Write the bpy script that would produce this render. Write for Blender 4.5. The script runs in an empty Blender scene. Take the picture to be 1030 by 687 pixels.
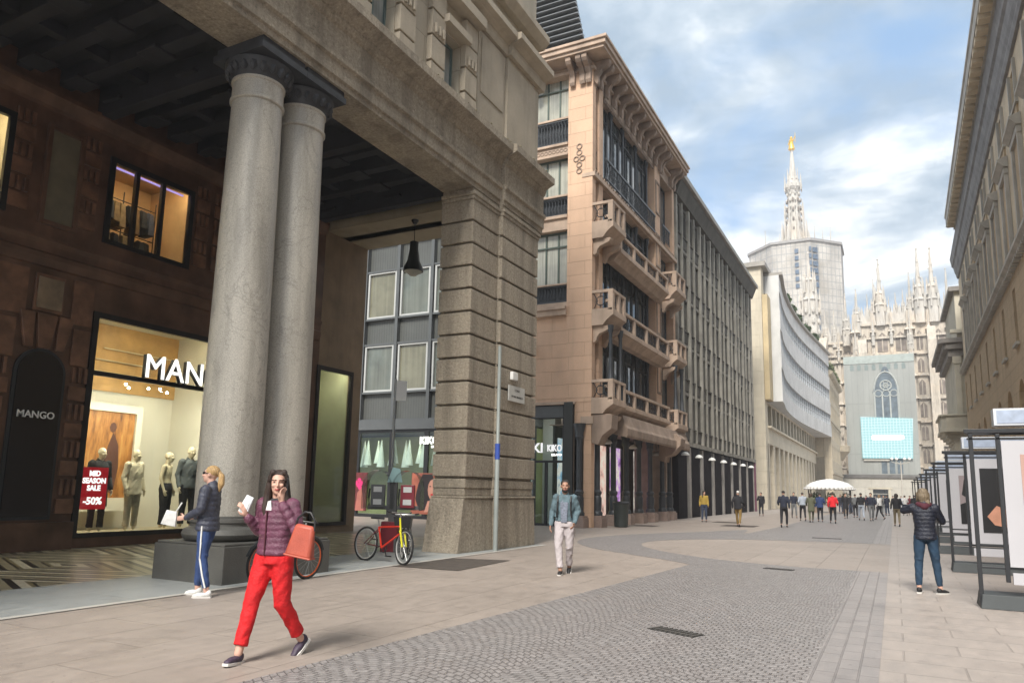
import bpy, bmesh, math, random
from mathutils import Vector, Matrix, noise
random.seed(7)
R = math.radians
SC = bpy.context.scene
COL = SC.collection
# ------------------------------------------------------------------ camera, world, sun, exposure
cam = bpy.data.cameras.new('camera'); camo = bpy.data.objects.new('camera', cam); COL.objects.link(camo)
cam.sensor_width = 36; cam.lens = 36 * 735 / 1030; cam.shift_y = 36.5 / 1030
cam.clip_start = .05; cam.clip_end = 3000
def cam_basis(yaw, pitch, roll):
    fwd = Vector((math.sin(yaw)*math.cos(pitch), math.cos(yaw)*math.cos(pitch), math.sin(pitch)))
    r0 = Vector((math.cos(yaw), -math.sin(yaw), 0)); u0 = r0.cross(fwd)
    r = r0*math.cos(roll) + u0*math.sin(roll); u = u0*math.cos(roll) - r0*math.sin(roll)
    return r, u, fwd
r_, u_, f_ = cam_basis(R(-27.524), R(8.66), R(1.2))
camo.matrix_world = Matrix(((r_.x, u_.x, -f_.x, 0), (r_.y, u_.y, -f_.y, 0), (r_.z, u_.z, -f_.z, 1.55), (0, 0, 0, 1)))
SC.camera = camo
SUN_EL, SUN_AZ = R(45), R(174)          # azimuth measured clockwise from +Y: the sun stands behind the camera
sd = Vector((math.sin(SUN_AZ)*math.cos(SUN_EL), math.cos(SUN_AZ)*math.cos(SUN_EL), math.sin(SUN_EL)))
sl = bpy.data.lights.new('sun', 'SUN'); sl.energy = 3.2; sl.angle = R(20); sl.color = (1, .95, .87)
so = bpy.data.objects.new('sun', sl); COL.objects.link(so); so.rotation_euler = sd.to_track_quat('Z', 'Y').to_euler()
W = bpy.data.worlds.new('World'); SC.world = W; W.use_nodes = True
nt = W.node_tree; N = nt.nodes; L = nt.links
for n in list(N): N.remove(n)
out = N.new('ShaderNodeOutputWorld'); bg = N.new('ShaderNodeBackground'); L.new(bg.outputs[0], out.inputs[0])
sky = N.new('ShaderNodeTexSky'); sky.sky_type = 'NISHITA'; sky.sun_disc = False
sky.sun_elevation = SUN_EL; sky.sun_rotation = SUN_AZ; sky.air_density = 1.0; sky.dust_density = 1.5
bg.inputs[1].default_value = .14
tc = N.new('ShaderNodeTexCoord'); sx = N.new('ShaderNodeSeparateXYZ'); L.new(tc.outputs['Generated'], sx.inputs[0])
def wm(op, a, b=None, c=None):
    n = N.new('ShaderNodeMath'); n.operation = op
    for i, v in enumerate((a, b, c)):
        if v is None: continue
        if isinstance(v, (int, float)): n.inputs[i].default_value = v
        else: L.new(v, n.inputs[i])
    return n.outputs[0]
zz = wm('ADD', wm('MAXIMUM', sx.outputs[2], 0), .22)
cx_ = wm('DIVIDE', sx.outputs[0], zz); cy_ = wm('DIVIDE', sx.outputs[1], zz)
cv = N.new('ShaderNodeCombineXYZ'); L.new(cx_, cv.inputs[0]); L.new(cy_, cv.inputs[1])
def wnoise(scale, det, off, dist=.3, rough=.55):
    m = N.new('ShaderNodeMapping'); m.inputs['Location'].default_value = off; L.new(cv.outputs[0], m.inputs[0])
    n = N.new('ShaderNodeTexNoise'); n.inputs['Scale'].default_value = scale; n.inputs['Detail'].default_value = det
    n.inputs['Distortion'].default_value = dist; n.inputs['Roughness'].default_value = rough; L.new(m.outputs[0], n.inputs['Vector']); return n.outputs['Fac']
n1 = wnoise(1.55, 10, (9.9, 9.9, 0), .25, .55); n2 = wnoise(2.7, 10, (8.2, 4.4, 2.0), .35, .6)
def wramp(fac, stops):
    r = N.new('ShaderNodeValToRGB'); L.new(fac, r.inputs[0]); e = r.color_ramp.elements
    e[0].position, e[0].color = stops[0][0], (*stops[0][1], 1); e[1].position, e[1].color = stops[-1][0], (*stops[-1][1], 1)
    for p, c in stops[1:-1]:
        q = e.new(p); q.color = (*c, 1)
    return r.outputs[0]
cover = wramp(n1, [(.33, (.1, .1, .1)), (.46, (1, 1, 1))])
cloudc = wramp(n2, [(.36, (1.7, 2.2, 2.75)), (.46, (2.6, 3.05, 3.5)), (.53, (4.0, 4.25, 4.45)), (.60, (5.5, 5.5, 5.45))])
bluec = N.new('ShaderNodeMix'); bluec.data_type = 'RGBA'; bluec.inputs[0].default_value = .72
L.new(sky.outputs[0], bluec.inputs[6]); bluec.inputs[7].default_value = (1.25, 2.2, 3.5, 1)
mx = N.new('ShaderNodeMix'); mx.data_type = 'RGBA'
L.new(cover, mx.inputs[0]); L.new(bluec.outputs[2], mx.inputs[6]); L.new(cloudc, mx.inputs[7]); L.new(mx.outputs[2], bg.inputs[0])
SC.view_settings.view_transform = 'Standard'; SC.view_settings.look = 'None'; SC.view_settings.gamma = 1
SC.view_settings.exposure = .92
SC.render.engine = 'CYCLES'; cy = SC.cycles
cy.max_bounces = 6; cy.diffuse_bounces = 3; cy.glossy_bounces = 3; cy.transparent_max_bounces = 10; cy.transmission_bounces = 3
cy.caustics_reflective = False; cy.caustics_refractive = False; cy.sample_clamp_indirect = 4; cy.use_denoising = True

# ------------------------------------------------------------------ materials
MATS = {}
def newmat(name):
    m = bpy.data.materials.new(name); m.use_nodes = True; MATS[name] = m; return m
class NB:
    """small node-tree writer"""
    def __init__(s, m):
        s.m = m; s.t = m.node_tree; s.b = s.t.nodes['Principled BSDF']; s.o = s.t.nodes['Material Output']
        s.co = s.t.nodes.new('ShaderNodeTexCoord').outputs['Object']
    def n(s, t, **kw):
        x = s.t.nodes.new(t)
        for k, v in kw.items(): setattr(x, k, v)
        return x
    def set(s, inp, v):
        if isinstance(v, bpy.types.NodeSocket): s.t.links.new(v, inp)
        elif isinstance(v, tuple) and len(v) == 3 and inp.type == 'RGBA': inp.default_value = (*v, 1)
        else: inp.default_value = v
    def noise(s, scale, detail=5, rough=.55, vec=None, dist=0):
        x = s.n('ShaderNodeTexNoise'); s.set(x.inputs['Vector'], vec or s.co); x.inputs['Scale'].default_value = scale
        x.inputs['Detail'].default_value = detail; x.inputs['Roughness'].default_value = rough; x.inputs['Distortion'].default_value = dist
        return x.outputs['Fac']
    def ramp(s, fac, stops):
        r = s.n('ShaderNodeValToRGB'); s.set(r.inputs[0], fac); e = r.color_ramp.elements
        e[0].position = stops[0][0]; e[0].color = (*stops[0][1], 1); e[1].position = stops[-1][0]; e[1].color = (*stops[-1][1], 1)
        for p, c in stops[1:-1]: e.new(p).color = (*c, 1)
        return r.outputs[0]
    def mix(s, fac, a, b, mode='MIX'):
        x = s.n('ShaderNodeMix', data_type='RGBA', blend_type=mode)
        s.set(x.inputs[0], fac); s.set(x.inputs[6], a); s.set(x.inputs[7], b); return x.outputs[2]
    def math(s, op, a, b=0.):
        x = s.n('ShaderNodeMath', operation=op); s.set(x.inputs[0], a); s.set(x.inputs[1], b); return x.outputs[0]
    def sep(s, v=None):
        x = s.n('ShaderNodeSeparateXYZ'); s.set(x.inputs[0], v or s.co); return x.outputs
    def comb(s, x, y, z=0.):
        c = s.n('ShaderNodeCombineXYZ'); s.set(c.inputs[0], x); s.set(c.inputs[1], y); s.set(c.inputs[2], z); return c.outputs[0]
    def map(s, scale=(1, 1, 1), rot=(0, 0, 0), loc=(0, 0, 0), vec=None):
        x = s.n('ShaderNodeMapping'); s.set(x.inputs[0], vec or s.co)
        x.inputs['Scale'].default_value = scale; x.inputs['Rotation'].default_value = rot; x.inputs['Location'].default_value = loc; return x.outputs[0]
    def bump(s, h, dist=.01, strength=1.):
        x = s.n('ShaderNodeBump'); s.set(x.inputs['Height'], h); x.inputs['Distance'].default_value = dist; x.inputs['Strength'].default_value = strength
        s.t.links.new(x.outputs[0], s.b.inputs['Normal']); return x
    def brick(s, vec, w, h, mortar, c1, c2, cm, offset=.5, bias=0., smooth=.1):
        x = s.n('ShaderNodeTexBrick'); s.set(x.inputs['Vector'], vec); x.offset = offset
        x.inputs['Scale'].default_value = 1; x.inputs['Brick Width'].default_value = w; x.inputs['Row Height'].default_value = h
        x.inputs['Mortar Size'].default_value = mortar; x.inputs['Mortar Smooth'].default_value = smooth; x.inputs['Bias'].default_value = bias
        s.set(x.inputs['Color1'], c1); s.set(x.inputs['Color2'], c2); s.set(x.inputs['Mortar'], cm)
        return x
def k(c, f): return tuple(max(0, v*f) for v in c)
def M(name, base, rough=.75, var=.18, scale=1.5, bump=0., bscale=25, metal=0., speck=0., sscale=90, stain=0., spec=None, coat=0.):
    """plain surface: base colour with slow variation, optional speckle, streaky stain and bump"""
    if name in MATS: return MATS[name]
    m = newmat(name); s = NB(m)
    c = s.ramp(s.noise(scale, 6), [(.3, k(base, 1-var)), (.7, k(base, 1+var))])
    if speck:
        c = s.mix(speck, c, s.ramp(s.noise(sscale, 3, .7), [(.35, k(base, .35)), (.5, base), (.65, k(base, 1.7))]))
    if stain:
        st = s.noise(1.1, 6, .6, s.map((1.6, 1.6, .22)))
        c = s.mix(s.math('MULTIPLY', s.ramp(st, [(.48, (0, 0, 0)), (.72, (1, 1, 1))]), stain), c, k(base, .35))
    s.set(s.b.inputs['Base Color'], c); s.b.inputs['Roughness'].default_value = rough; s.b.inputs['Metallic'].default_value = metal
    if spec is not None: s.b.inputs['Specular IOR Level'].default_value = spec
    if coat: s.b.inputs['Coat Weight'].default_value = coat
    if bump: s.bump(s.noise(bscale, 6, .65), bump)
    return m
def BLOCK(name, base, w, h, mortar=.012, rough=.8, var=.12, bump=.004, stain=.3, speck=.3, dark=.45, c2=None):
    """coursed stone: blocks laid along the wall (x+y) and up"""
    if name in MATS: return MATS[name]
    m = newmat(name); s = NB(m); o = s.sep()
    v = s.comb(s.math('ADD', o[0], o[1]), o[2])
    br = s.brick(v, w, h, mortar, k(base, 1-var), c2 or k(base, 1+var), k(base, dark))
    c = s.mix(.35, br.outputs['Color'], s.ramp(s.noise(.9, 6, .6), [(.3, k(base, .75)), (.7, k(base, 1.2))]))
    if speck: c = s.mix(speck, c, s.ramp(s.noise(60, 3, .7), [(.35, k(base, .4)), (.5, base), (.65, k(base, 1.6))]))
    st = s.noise(1.3, 6, .6, s.map((1.6, 1.6, .2)))
    c = s.mix(s.math('MULTIPLY', s.ramp(st, [(.47, (0, 0, 0)), (.72, (1, 1, 1))]), stain), c, k(base, .4))
    s.set(s.b.inputs['Base Color'], c); s.b.inputs['Roughness'].default_value = rough
    h_ = s.math('ADD', s.math('MULTIPLY', br.outputs['Fac'], -1.2), s.math('MULTIPLY', s.noise(40, 5, .6), .7)); s.bump(h_, bump*2.5)
    return m
def EMIT(name, col, strength):
    if name in MATS: return MATS[name]
    m = newmat(name); b = m.node_tree.nodes['Principled BSDF']; b.inputs['Base Color'].default_value = (*k(col, .8), 1)
    b.inputs['Emission Color'].default_value = (*col, 1); b.inputs['Emission Strength'].default_value = strength; return m
def PANE(name, tint=(.9, .95, .95), dark=0.):
    """clear sheet glass: see through, with a mirror share"""
    if name in MATS: return MATS[name]
    m = newmat(name); t = m.node_tree; t.nodes.remove(t.nodes['Principled BSDF'])
    tr = t.nodes.new('ShaderNodeBsdfTransparent'); tr.inputs[0].default_value = (*tint, 1)
    gl = t.nodes.new('ShaderNodeBsdfGlossy'); gl.inputs['Roughness'].default_value = .03
    lw = t.nodes.new('ShaderNodeLayerWeight'); lw.inputs['Blend'].default_value = .5
    p5 = t.nodes.new('ShaderNodeMath'); p5.operation = 'POWER'; t.links.new(lw.outputs['Facing'], p5.inputs[0]); p5.inputs[1].default_value = 4.
    fr = t.nodes.new('ShaderNodeMath'); fr.operation = 'MULTIPLY_ADD'; t.links.new(p5.outputs[0], fr.inputs[0]); fr.inputs[1].default_value = .7; fr.inputs[2].default_value = .05
    mxn = t.nodes.new('ShaderNodeMixShader'); t.links.new(fr.outputs[0], mxn.inputs[0]); t.links.new(tr.outputs[0], mxn.inputs[1]); t.links.new(gl.outputs[0], mxn.inputs[2])
    t.links.new(mxn.outputs[0], t.nodes['Material Output'].inputs[0]); return m
def DGLASS(name, base=(.03, .035, .04), rough=.06, curtains=0., cc=(.5, .5, .46), vscale=9.):
    """window glass of a distant room: dark, mirror-like, curtains behind it as soft vertical folds"""
    if name in MATS: return MATS[name]
    m = newmat(name); s = NB(m)
    c = s.ramp(s.noise(.8, 4), [(.35, k(base, .6)), (.65, k(base, 1.5))])
    if curtains:
        o = s.sep(); f = s.noise(vscale, 3, .6, s.comb(s.math('ADD', o[0], o[1]), s.math('MULTIPLY', o[2], .03)))
        c = s.mix(s.math('MULTIPLY', s.ramp(s.noise(.7, 2), [(.35, (0.35,)*3), (.55, (1, 1, 1))]), curtains), c, s.ramp(f, [(.3, k(cc, .55)), (.7, cc)]))
    s.set(s.b.inputs['Base Color'], c); s.b.inputs['Roughness'].default_value = rough; s.b.inputs['Specular IOR Level'].default_value = .8
    s.bump(s.noise(2.5, 2), .004); return m

# ------------------------------------------------------------------ mesh builder
class Fr:
    def __init__(s, O, U, D): s.O = Vector(O); s.U = Vector(U).normalized(); s.D = Vector(D).normalized()
    def __call__(s, u, d, z): return s.O + s.U*u + s.D*d + Vector((0, 0, z))
def FX(x0): return Fr((x0, 0, 0), (0, 1, 0), (1, 0, 0))       # facade on the left of the street, seen from +X
def FY(y0): return Fr((0, y0, 0), (1, 0, 0), (0, -1, 0))      # wall that faces the camera end of the street
FW = Fr((0, 0, 0), (1, 0, 0), (0, 1, 0))
class MB:
    def __init__(s, fr=FW): s.f = fr; s.bm = bmesh.new()
    def v(s, u, d, z): return s.bm.verts.new(s.f(u, d, z))
    def face(s, vs):
        try: return s.bm.faces.new(vs)
        except ValueError: return None
    def box(s, u0, u1, d0, d1, z0, z1):
        p = [s.v(u, d, z) for z in (z0, z1) for u, d in ((u0, d0), (u1, d0), (u1, d1), (u0, d1))]
        for q in ((0, 1, 2, 3), (4, 5, 6, 7), (0, 1, 5, 4), (1, 2, 6, 5), (2, 3, 7, 6), (3, 0, 4, 7)): s.face([p[i] for i in q])
        return s
    def wedge(s, u0, u1, d0, d1, z0, z1, uu0, uu1, dd0, dd1):
        """box whose top rectangle differs from its bottom one"""
        p = [s.v(u, d, z0) for u, d in ((u0, d0), (u1, d0), (u1, d1), (u0, d1))] + [s.v(u, d, z1) for u, d in ((uu0, dd0), (uu1, dd0), (uu1, dd1), (uu0, dd1))]
        for q in ((0, 1, 2, 3), (4, 5, 6, 7), (0, 1, 5, 4), (1, 2, 6, 5), (2, 3, 7, 6), (3, 0, 4, 7)): s.face([p[i] for i in q])
        return s
    def prism(s, pts, d0, d1):
        """polygon in (u,z) pushed along d"""
        a = [s.v(u, d0, z) for u, z in pts]; b = [s.v(u, d1, z) for u, z in pts]; n = len(pts)
        s.face(a); s.face(b)
        for i in range(n): s.face((a[i], a[(i+1) % n], b[(i+1) % n], b[i]))
        return s
    def prof(s, pts, u0, u1):
        """moulding: polygon in (d,z) run along u"""
        a = [s.v(u0, d, z) for d, z in pts]; b = [s.v(u1, d, z) for d, z in pts]; n = len(pts)
        s.face(a); s.face(b)
        for i in range(n): s.face((a[i], a[(i+1) % n], b[(i+1) % n], b[i]))
        return s
    def slab(s, pts, z0, z1):
        a = [s.v(u, d, z0) for u, d in pts]; b = [s.v(u, d, z1) for u, d in pts]; n = len(pts)
        s.face(a); s.face(b)
        for i in range(n): s.face((a[i], a[(i+1) % n], b[(i+1) % n], b[i]))
        return s
    def sheet(s, pts, z):
        s.face([s.v(u, d, z) for u, d in pts]); return s
    def quad(s, *p): s.face([s.v(*q) for q in p]); return s
    def lathe(s, u, d, prof, n=20, cap=True):
        """prof: (radius, z) from bottom to top"""
        rings = [[s.v(u + r*math.cos(2*math.pi*i/n), d + r*math.sin(2*math.pi*i/n), z) for i in range(n)] for r, z in prof]
        for a, b in zip(rings, rings[1:]):
            for i in range(n): s.face((a[i], a[(i+1) % n], b[(i+1) % n], b[i]))
        if cap: s.face(rings[0]); s.face(rings[-1])
        return s
    def tube(s, pts, r, n=8, r1=None):
        """round bar through local points (u,d,z)"""
        P = [s.f(*p) for p in pts]; m = len(P); rings = []
        for i, p in enumerate(P):
            t = (P[min(i+1, m-1)] - P[max(i-1, 0)]).normalized()
            a = t.cross(Vector((0, 0, 1)));
            if a.length < .05: a = t.cross(Vector((1, 0, 0)))
            a.normalize(); b = t.cross(a).normalized(); rr = r if r1 is None else r + (r1-r)*i/(m-1)
            rings.append([s.bm.verts.new(p + a*rr*math.cos(2*math.pi*j/n) + b*rr*math.sin(2*math.pi*j/n)) for j in range(n)])
        for a, b in zip(rings, rings[1:]):
            for j in range(n): s.face((a[j], a[(j+1) % n], b[(j+1) % n], b[j]))
        s.face(rings[0]); s.face(rings[-1]); return s
    def ring(s, c, ax, r, t, n=28, m=6):
        """torus about local centre c, axis ax (local vector), radius r, tube t"""
        C0 = s.f(*c); A = (s.f(*ax) - s.f(0, 0, 0)).normalized(); e = A.cross(Vector((0, 0, 1)))
        if e.length < .05: e = A.cross(Vector((1, 0, 0)))
        e.normalize(); g = A.cross(e)
        rings = []
        for i in range(n):
            q = 2*math.pi*i/n; dr = e*math.cos(q) + g*math.sin(q)
            rings.append([s.bm.verts.new(C0 + dr*(r + t*math.cos(2*math.pi*j/m)) + A*t*math.sin(2*math.pi*j/m)) for j in range(m)])
        for i in range(n):
            a, b = rings[i], rings[(i+1) % n]
            for j in range(m): s.face((a[j], a[(j+1) % m], b[(j+1) % m], b[j]))
        return s
    def ball(s, u, d, z, r, sub=2, sc=(1, 1, 1), jit=0., rot=None):
        mt = Matrix.Translation(s.f(u, d, z)) @ (rot or Matrix()) @ Matrix.Diagonal((*[r*x for x in sc], 1))
        g = bmesh.ops.create_icosphere(s.bm, subdivisions=sub, radius=1, matrix=mt)
        if jit:
            for q in g['verts']: q.co += Vector((random.uniform(-1, 1), random.uniform(-1, 1), random.uniform(-1, 1)))*jit*r
        return s
    def wall(s, u0, u1, z0, z1, d0, d1, holes):
        """solid wall between d0 and d1 with rectangular holes (u0,u1,z0,z1)"""
        us = sorted({u0, u1, *[h[0] for h in holes if u0 < h[0] < u1], *[h[1] for h in holes if u0 < h[1] < u1]})
        for a, b in zip(us, us[1:]):
            mid = (a+b)/2; hz = sorted((max(h[2], z0), min(h[3], z1)) for h in holes if h[0] < mid < h[1]); z = z0
            for p, q in hz:
                if p > z + 1e-4: s.box(a, b, d0, d1, z, p)
                z = max(z, q)
            if z < z1 - 1e-4: s.box(a, b, d0, d1, z, z1)
        return s
    def build(s, name, mat, parent=None, smooth=False, bevel=0., mats=None, label=None):
        bmesh.ops.recalc_face_normals(s.bm, faces=s.bm.faces)
        off = Vector((0, 0, 0)); p = parent
        if p is not None: off = p.get('_o') and Vector(p['_o']) or Vector((0, 0, 0))
        if off.length: bmesh.ops.translate(s.bm, vec=-off, verts=s.bm.verts)
        me = bpy.data.meshes.new(name); s.bm.to_mesh(me); s.bm.free()
        for m_ in (mats or [mat]): me.materials.append(m_)
        o = bpy.data.objects.new(name, me); COL.objects.link(o)
        o['_o'] = list(off)
        if parent is not None: o.parent = parent
        if smooth:
            me.polygons.foreach_set('use_smooth', [True]*len(me.polygons))
            if smooth != 'all':
                try: me.set_sharp_from_angle(angle=R(38))
                except Exception: pass
        if bevel:
            b = o.modifiers.new('edge', 'BEVEL'); b.width = bevel; b.segments = 2; b.limit_method = 'ANGLE'; b.angle_limit = R(40)
        if label: o['label'] = label
        return o
def islands(bm):
    left = set(bm.verts); out = []
    while left:
        st = [left.pop()]; isl = set(st)
        while st:
            v = st.pop()
            for e in v.link_edges:
                w = e.other_vert(v)
                if w not in isl: isl.add(w); left.discard(w); st.append(w)
        out.append(isl)
    return out
def build_each(b, name, mat, parent, **kw):
    """every loose piece of the builder becomes a part of its own"""
    bm = b.bm; first = None
    for isl in islands(bm):
        n = MB(); mp = {v: n.bm.verts.new(v.co) for v in isl}
        for f in {f for v in isl for f in v.link_faces}: n.bm.faces.new([mp[v] for v in f.verts])
        o = n.build(name, mat, parent, **kw); first = first or o
    bm.free(); return first
def thing(name, label, cat, loc=(0, 0, 0), group=None, rz=0):
    o = bpy.data.objects.new(name, None); COL.objects.link(o); o.location = loc; o.rotation_euler = (0, 0, rz)
    o.empty_display_size = .2; o['label'] = label; o['category'] = cat; o['_o'] = list(loc)
    if group: o['group'] = group
    return o
def tag(o, label, cat, group=None):
    o['label'] = label; o['category'] = cat
    if group: o['group'] = group
    return o
def structure(o, kind='structure'): o['kind'] = kind; return o
def copy_tree(o, parent=None):
    c = o.copy(); COL.objects.link(c)
    if parent: c.parent = parent
    for ch in o.children: copy_tree(ch, c)
    return c
def text(s, size, mat, parent, fr, u, d, z, extr=.01, bold=0., name='lettering', align='LEFT', tilt=0., sx=1., spacing=1.):
    cu = bpy.data.curves.new('t', 'FONT'); cu.body = s; cu.size = size; cu.extrude = extr; cu.offset = bold; cu.align_x = align; cu.space_character = spacing
    cu.resolution_u = 3
    t = bpy.data.objects.new('t', cu); COL.objects.link(t); bpy.context.view_layer.update()
    me = bpy.data.meshes.new_from_object(t.evaluated_get(bpy.context.evaluated_depsgraph_get()))
    bpy.data.objects.remove(t); bpy.data.curves.remove(cu)
    off = Vector(parent.get('_o', (0, 0, 0))) if parent else Vector((0, 0, 0)); up = Vector((0, 0, 1))
    ct, st = math.cos(tilt), math.sin(tilt)
    for v in me.vertices:
        a, b, c = v.co.x*sx, v.co.y, v.co.z
        v.co = fr(u, d, z) + fr.U*(a*ct - b*st) + up*(a*st + b*ct) + fr.D*c - off
    me.materials.clear(); me.materials.append(mat); me.name = name
    o = bpy.data.objects.new(name, me); COL.objects.link(o)
    if parent: o.parent = parent; o['_o'] = list(off)
    return o
# ------------------------------------------------------------------ ground
def slabmat(name, base, w, h, mortar, rot=0., var=.14, dark=.6, wet=.0, c2=None, patch=.5):
    m = newmat(name); s = NB(m)
    v = s.map((1, 1, 1), (0, 0, rot))
    br = s.brick(v, w, h, mortar, k(base, 1-var), c2 or k(base, 1+var), k(base, dark), smooth=.3)
    big = s.ramp(s.noise(.45, 7, .65, s.map((.6, 1.6, 1))), [(.3, k(base, .66)), (.5, base), (.7, k(base, 1.28))])
    c = s.mix(patch, br.outputs['Color'], big)
    fine = s.noise(7, 7, .65, s.map((1, .35, 1))); c = s.mix(.45, c, s.ramp(fine, [(.32, k(base, .72)), (.55, base), (.72, k(base, 1.22))]))
    st = s.noise(1.3, 5, .7); c = s.mix(s.math('MULTIPLY', s.ramp(st, [(.56, (0, 0, 0)), (.70, (1, 1, 1))]), .45), c, k(base, .5))
    dots = s.noise(19, 2, .5); c = s.mix(s.math('MULTIPLY', s.ramp(dots, [(.68, (0, 0, 0)), (.73, (1, 1, 1))]), .5), c, k(base, .42))
    s.set(s.b.inputs['Base Color'], c); s.set(s.b.inputs['Roughness'], s.ramp(fine, [(.3, (.42,)*3), (.7, (.62,)*3)]))
    s.bump(s.math('ADD', s.math('MULTIPLY', br.outputs['Fac'], -1.), s.math('MULTIPLY', s.noise(35, 4), .25)), .006); return m
BEIGE = (.315, .268, .235)
m_slabL = slabmat('beige paving left', BEIGE, 1.6, .8, .009, R(90), dark=.5, var=.13)
m_slabR = slabmat('beige paving right', (.37, .325, .295), 1.0, .55, .009, 0., dark=.42, c2=(.42, .37, .335))
m_marble = slabmat('grey marble strip', (.33, .345, .34), 2.2, 1.1, .008, R(90), dark=.5, var=.25)
def cobble(name, base):
    m = newmat(name); s = NB(m); o = s.sep()
    # segmental arches: rows of small cubes bowed across 1.5 m wide fans
    w = s.math('SINE', s.math('MULTIPLY', o[0], 2*math.pi/3.0)); w = s.math('ABSOLUTE', w)
    wob = s.math('MULTIPLY', s.math('SUBTRACT', s.noise(.9, 3), .5), .25)
    y = s.math('ADD', s.math('ADD', o[1], s.math('MULTIPLY', w, -.38)), wob)
    x = s.math('ADD', o[0], s.math('MULTIPLY', s.math('SUBTRACT', s.noise(2.2, 2), .5), .12))
    br = s.brick(s.comb(x, y), .098, .085, .009, k(base, .66), k(base, 1.3), k(base, .55), smooth=.8)
    big = s.ramp(s.noise(.5, 5, .6), [(.3, k(base, .8)), (.7, k(base, 1.2))])
    c = s.mix(.4, br.outputs['Color'], big); c = s.mix(.5, c, s.ramp(s.noise(11, 4, .7), [(.35, k(base, .6)), (.5, base), (.66, k(base, 1.5))]))
    pink = s.noise(1.7, 4); c = s.mix(s.math('MULTIPLY', pink, .25), c, (base[0]*1.15, base[1]*.9, base[2]*.82))
    s.set(s.b.inputs['Base Color'], c); s.set(s.b.inputs['Roughness'], s.ramp(s.noise(13, 3), [(.3, (.32,)*3), (.7, (.58,)*3)]))
    s.bump(s.math('ADD', s.math('MULTIPLY', br.outputs['Fac'], -1.), s.math('MULTIPLY', s.noise(45, 3), .5)), .02); return m
m_cob = cobble('porphyry setts', (.262, .250, .247))
m_kerb = slabmat('long border stones', (.285, .262, .255), .42, .18, .01, R(90), dark=.35, var=.2)

g = MB(); g.sheet([(-900, -300), (900, -300), (900, 1500), (-900, 1500)], 0); structure(g.build('pavement', m_slabR))
g = MB(); g.sheet([(-8.85, -8), (-.2, -8), (-.2, 130), (-8.85, 130)], .004); structure(g.build('pavement', m_slabL))
g = MB(); g.sheet([(-16.7, 19.4), (-8.85, 19.4), (-8.85, 44), (-30, 44), (-30, 19.4)], .004); structure(g.build('street', m_slabL))
P_ = [(-5.1, -6), (-4.65, 4.4), (-4.05, 16.4), (-4.6, 16.95), (-5.8, 17.9), (-7.4, 19.2), (-8.6, 21), (-9.1, 23), (-8.9, 25.2), (-8.2, 27.6), (-7, 30.5),
      (-5.9, 34), (-5.1, 38), (-4.8, 125), (-.75, 125), (-.75, 27.6), (-2.6, 27.4), (-4.4, 26.7), (-5.9, 25.5), (-6.8, 23.9), (-6.95, 22.4), (-6.5, 20.9), (-5.5, 19.5),
      (-4.3, 18.4), (-3.0, 17.7), (-1.8, 17.4), (-.75, 17.4), (-.75, -6)]
def smoothpoly(P, keep):
    out = []
    n = len(P)
    for i in range(n):
        p0, p1, p2, p3 = P[i-1], P[i], P[(i+1) % n], P[(i+2) % n]; out.append(p1)
        if i in keep:
            for t in (.25, .5, .75):
                f = lambda a, b, c, d: .5*((2*b) + (-a+c)*t + (2*a-5*b+4*c-d)*t*t + (-a+3*b-3*c+d)*t**3)
                out.append((f(p0[0], p1[0], p2[0], p3[0]), f(p0[1], p1[1], p2[1], p3[1])))
    return out
g = MB(); g.sheet(smoothpoly(P_, set(range(3, 12)) | set(range(16, 25))), .008); structure(g.build('road', m_cob))
g = MB(); g.sheet([(-.75, -6), (-.2, -6), (-.2, 17.4), (-.75, 17.4)], .009).sheet([(-.75, 27.6), (-.2, 27.6), (-.2, 125), (-.75, 125)], .009); structure(g.build('kerb', m_kerb))
g = MB(); g.sheet([(-11.1, -6), (-8.95, -6), (-8.95, 19.3), (-11.1, 19.3)], .012); structure(g.build('pavement', m_marble))
m_edge = M('pale edge stone', (.5, .48, .44), .5, .1)
g = MB(); g.sheet([(-8.95, -6), (-8.83, -6), (-8.83, 19.3), (-8.95, 19.3)], .013); structure(g.build('kerb', m_edge))
# patterned portico floor: nested lozenges of black, white and ochre marble
m = newmat('patterned marble floor'); s = NB(m); o = s.sep()
def tri(v, per): return s.math('ABSOLUTE', s.math('SUBTRACT', s.math('FRACT', s.math('DIVIDE', v, per)), .5))
a = s.math('ADD', s.math('MULTIPLY', tri(o[1], 3.4), 3.4), s.math('MULTIPLY', tri(o[0], 5.4), 2.2))
band = s.math('FRACT', s.math('MULTIPLY', a, 1.9))
c = s.ramp(band, [(.0, (.03, .026, .022)), (.22, (.62, .58, .48)), (.5, (.25, .21, .12)), (.62, (.03, .026, .022)), (.70, (.36, .32, .22)), (1, (.36, .32, .22))]); 
for nd in s.t.nodes:
    if nd.type == 'VALTORGB': nd.color_ramp.interpolation = 'CONSTANT'
c = s.mix(.35, c, s.ramp(s.noise(6, 6), [(.3, (.03, .03, .025)), (.7, (.55, .5, .42))]), 'OVERLAY')
s.set(s.b.inputs['Base Color'], c); s.b.inputs['Roughness'].default_value = .28
g = MB(); g.sheet([(-16.8, -6), (-11.1, -6), (-11.1, 19.3), (-16.8, 19.3)], .012); structure(g.build('portico_floor', MATS['patterned marble floor']))

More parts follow.
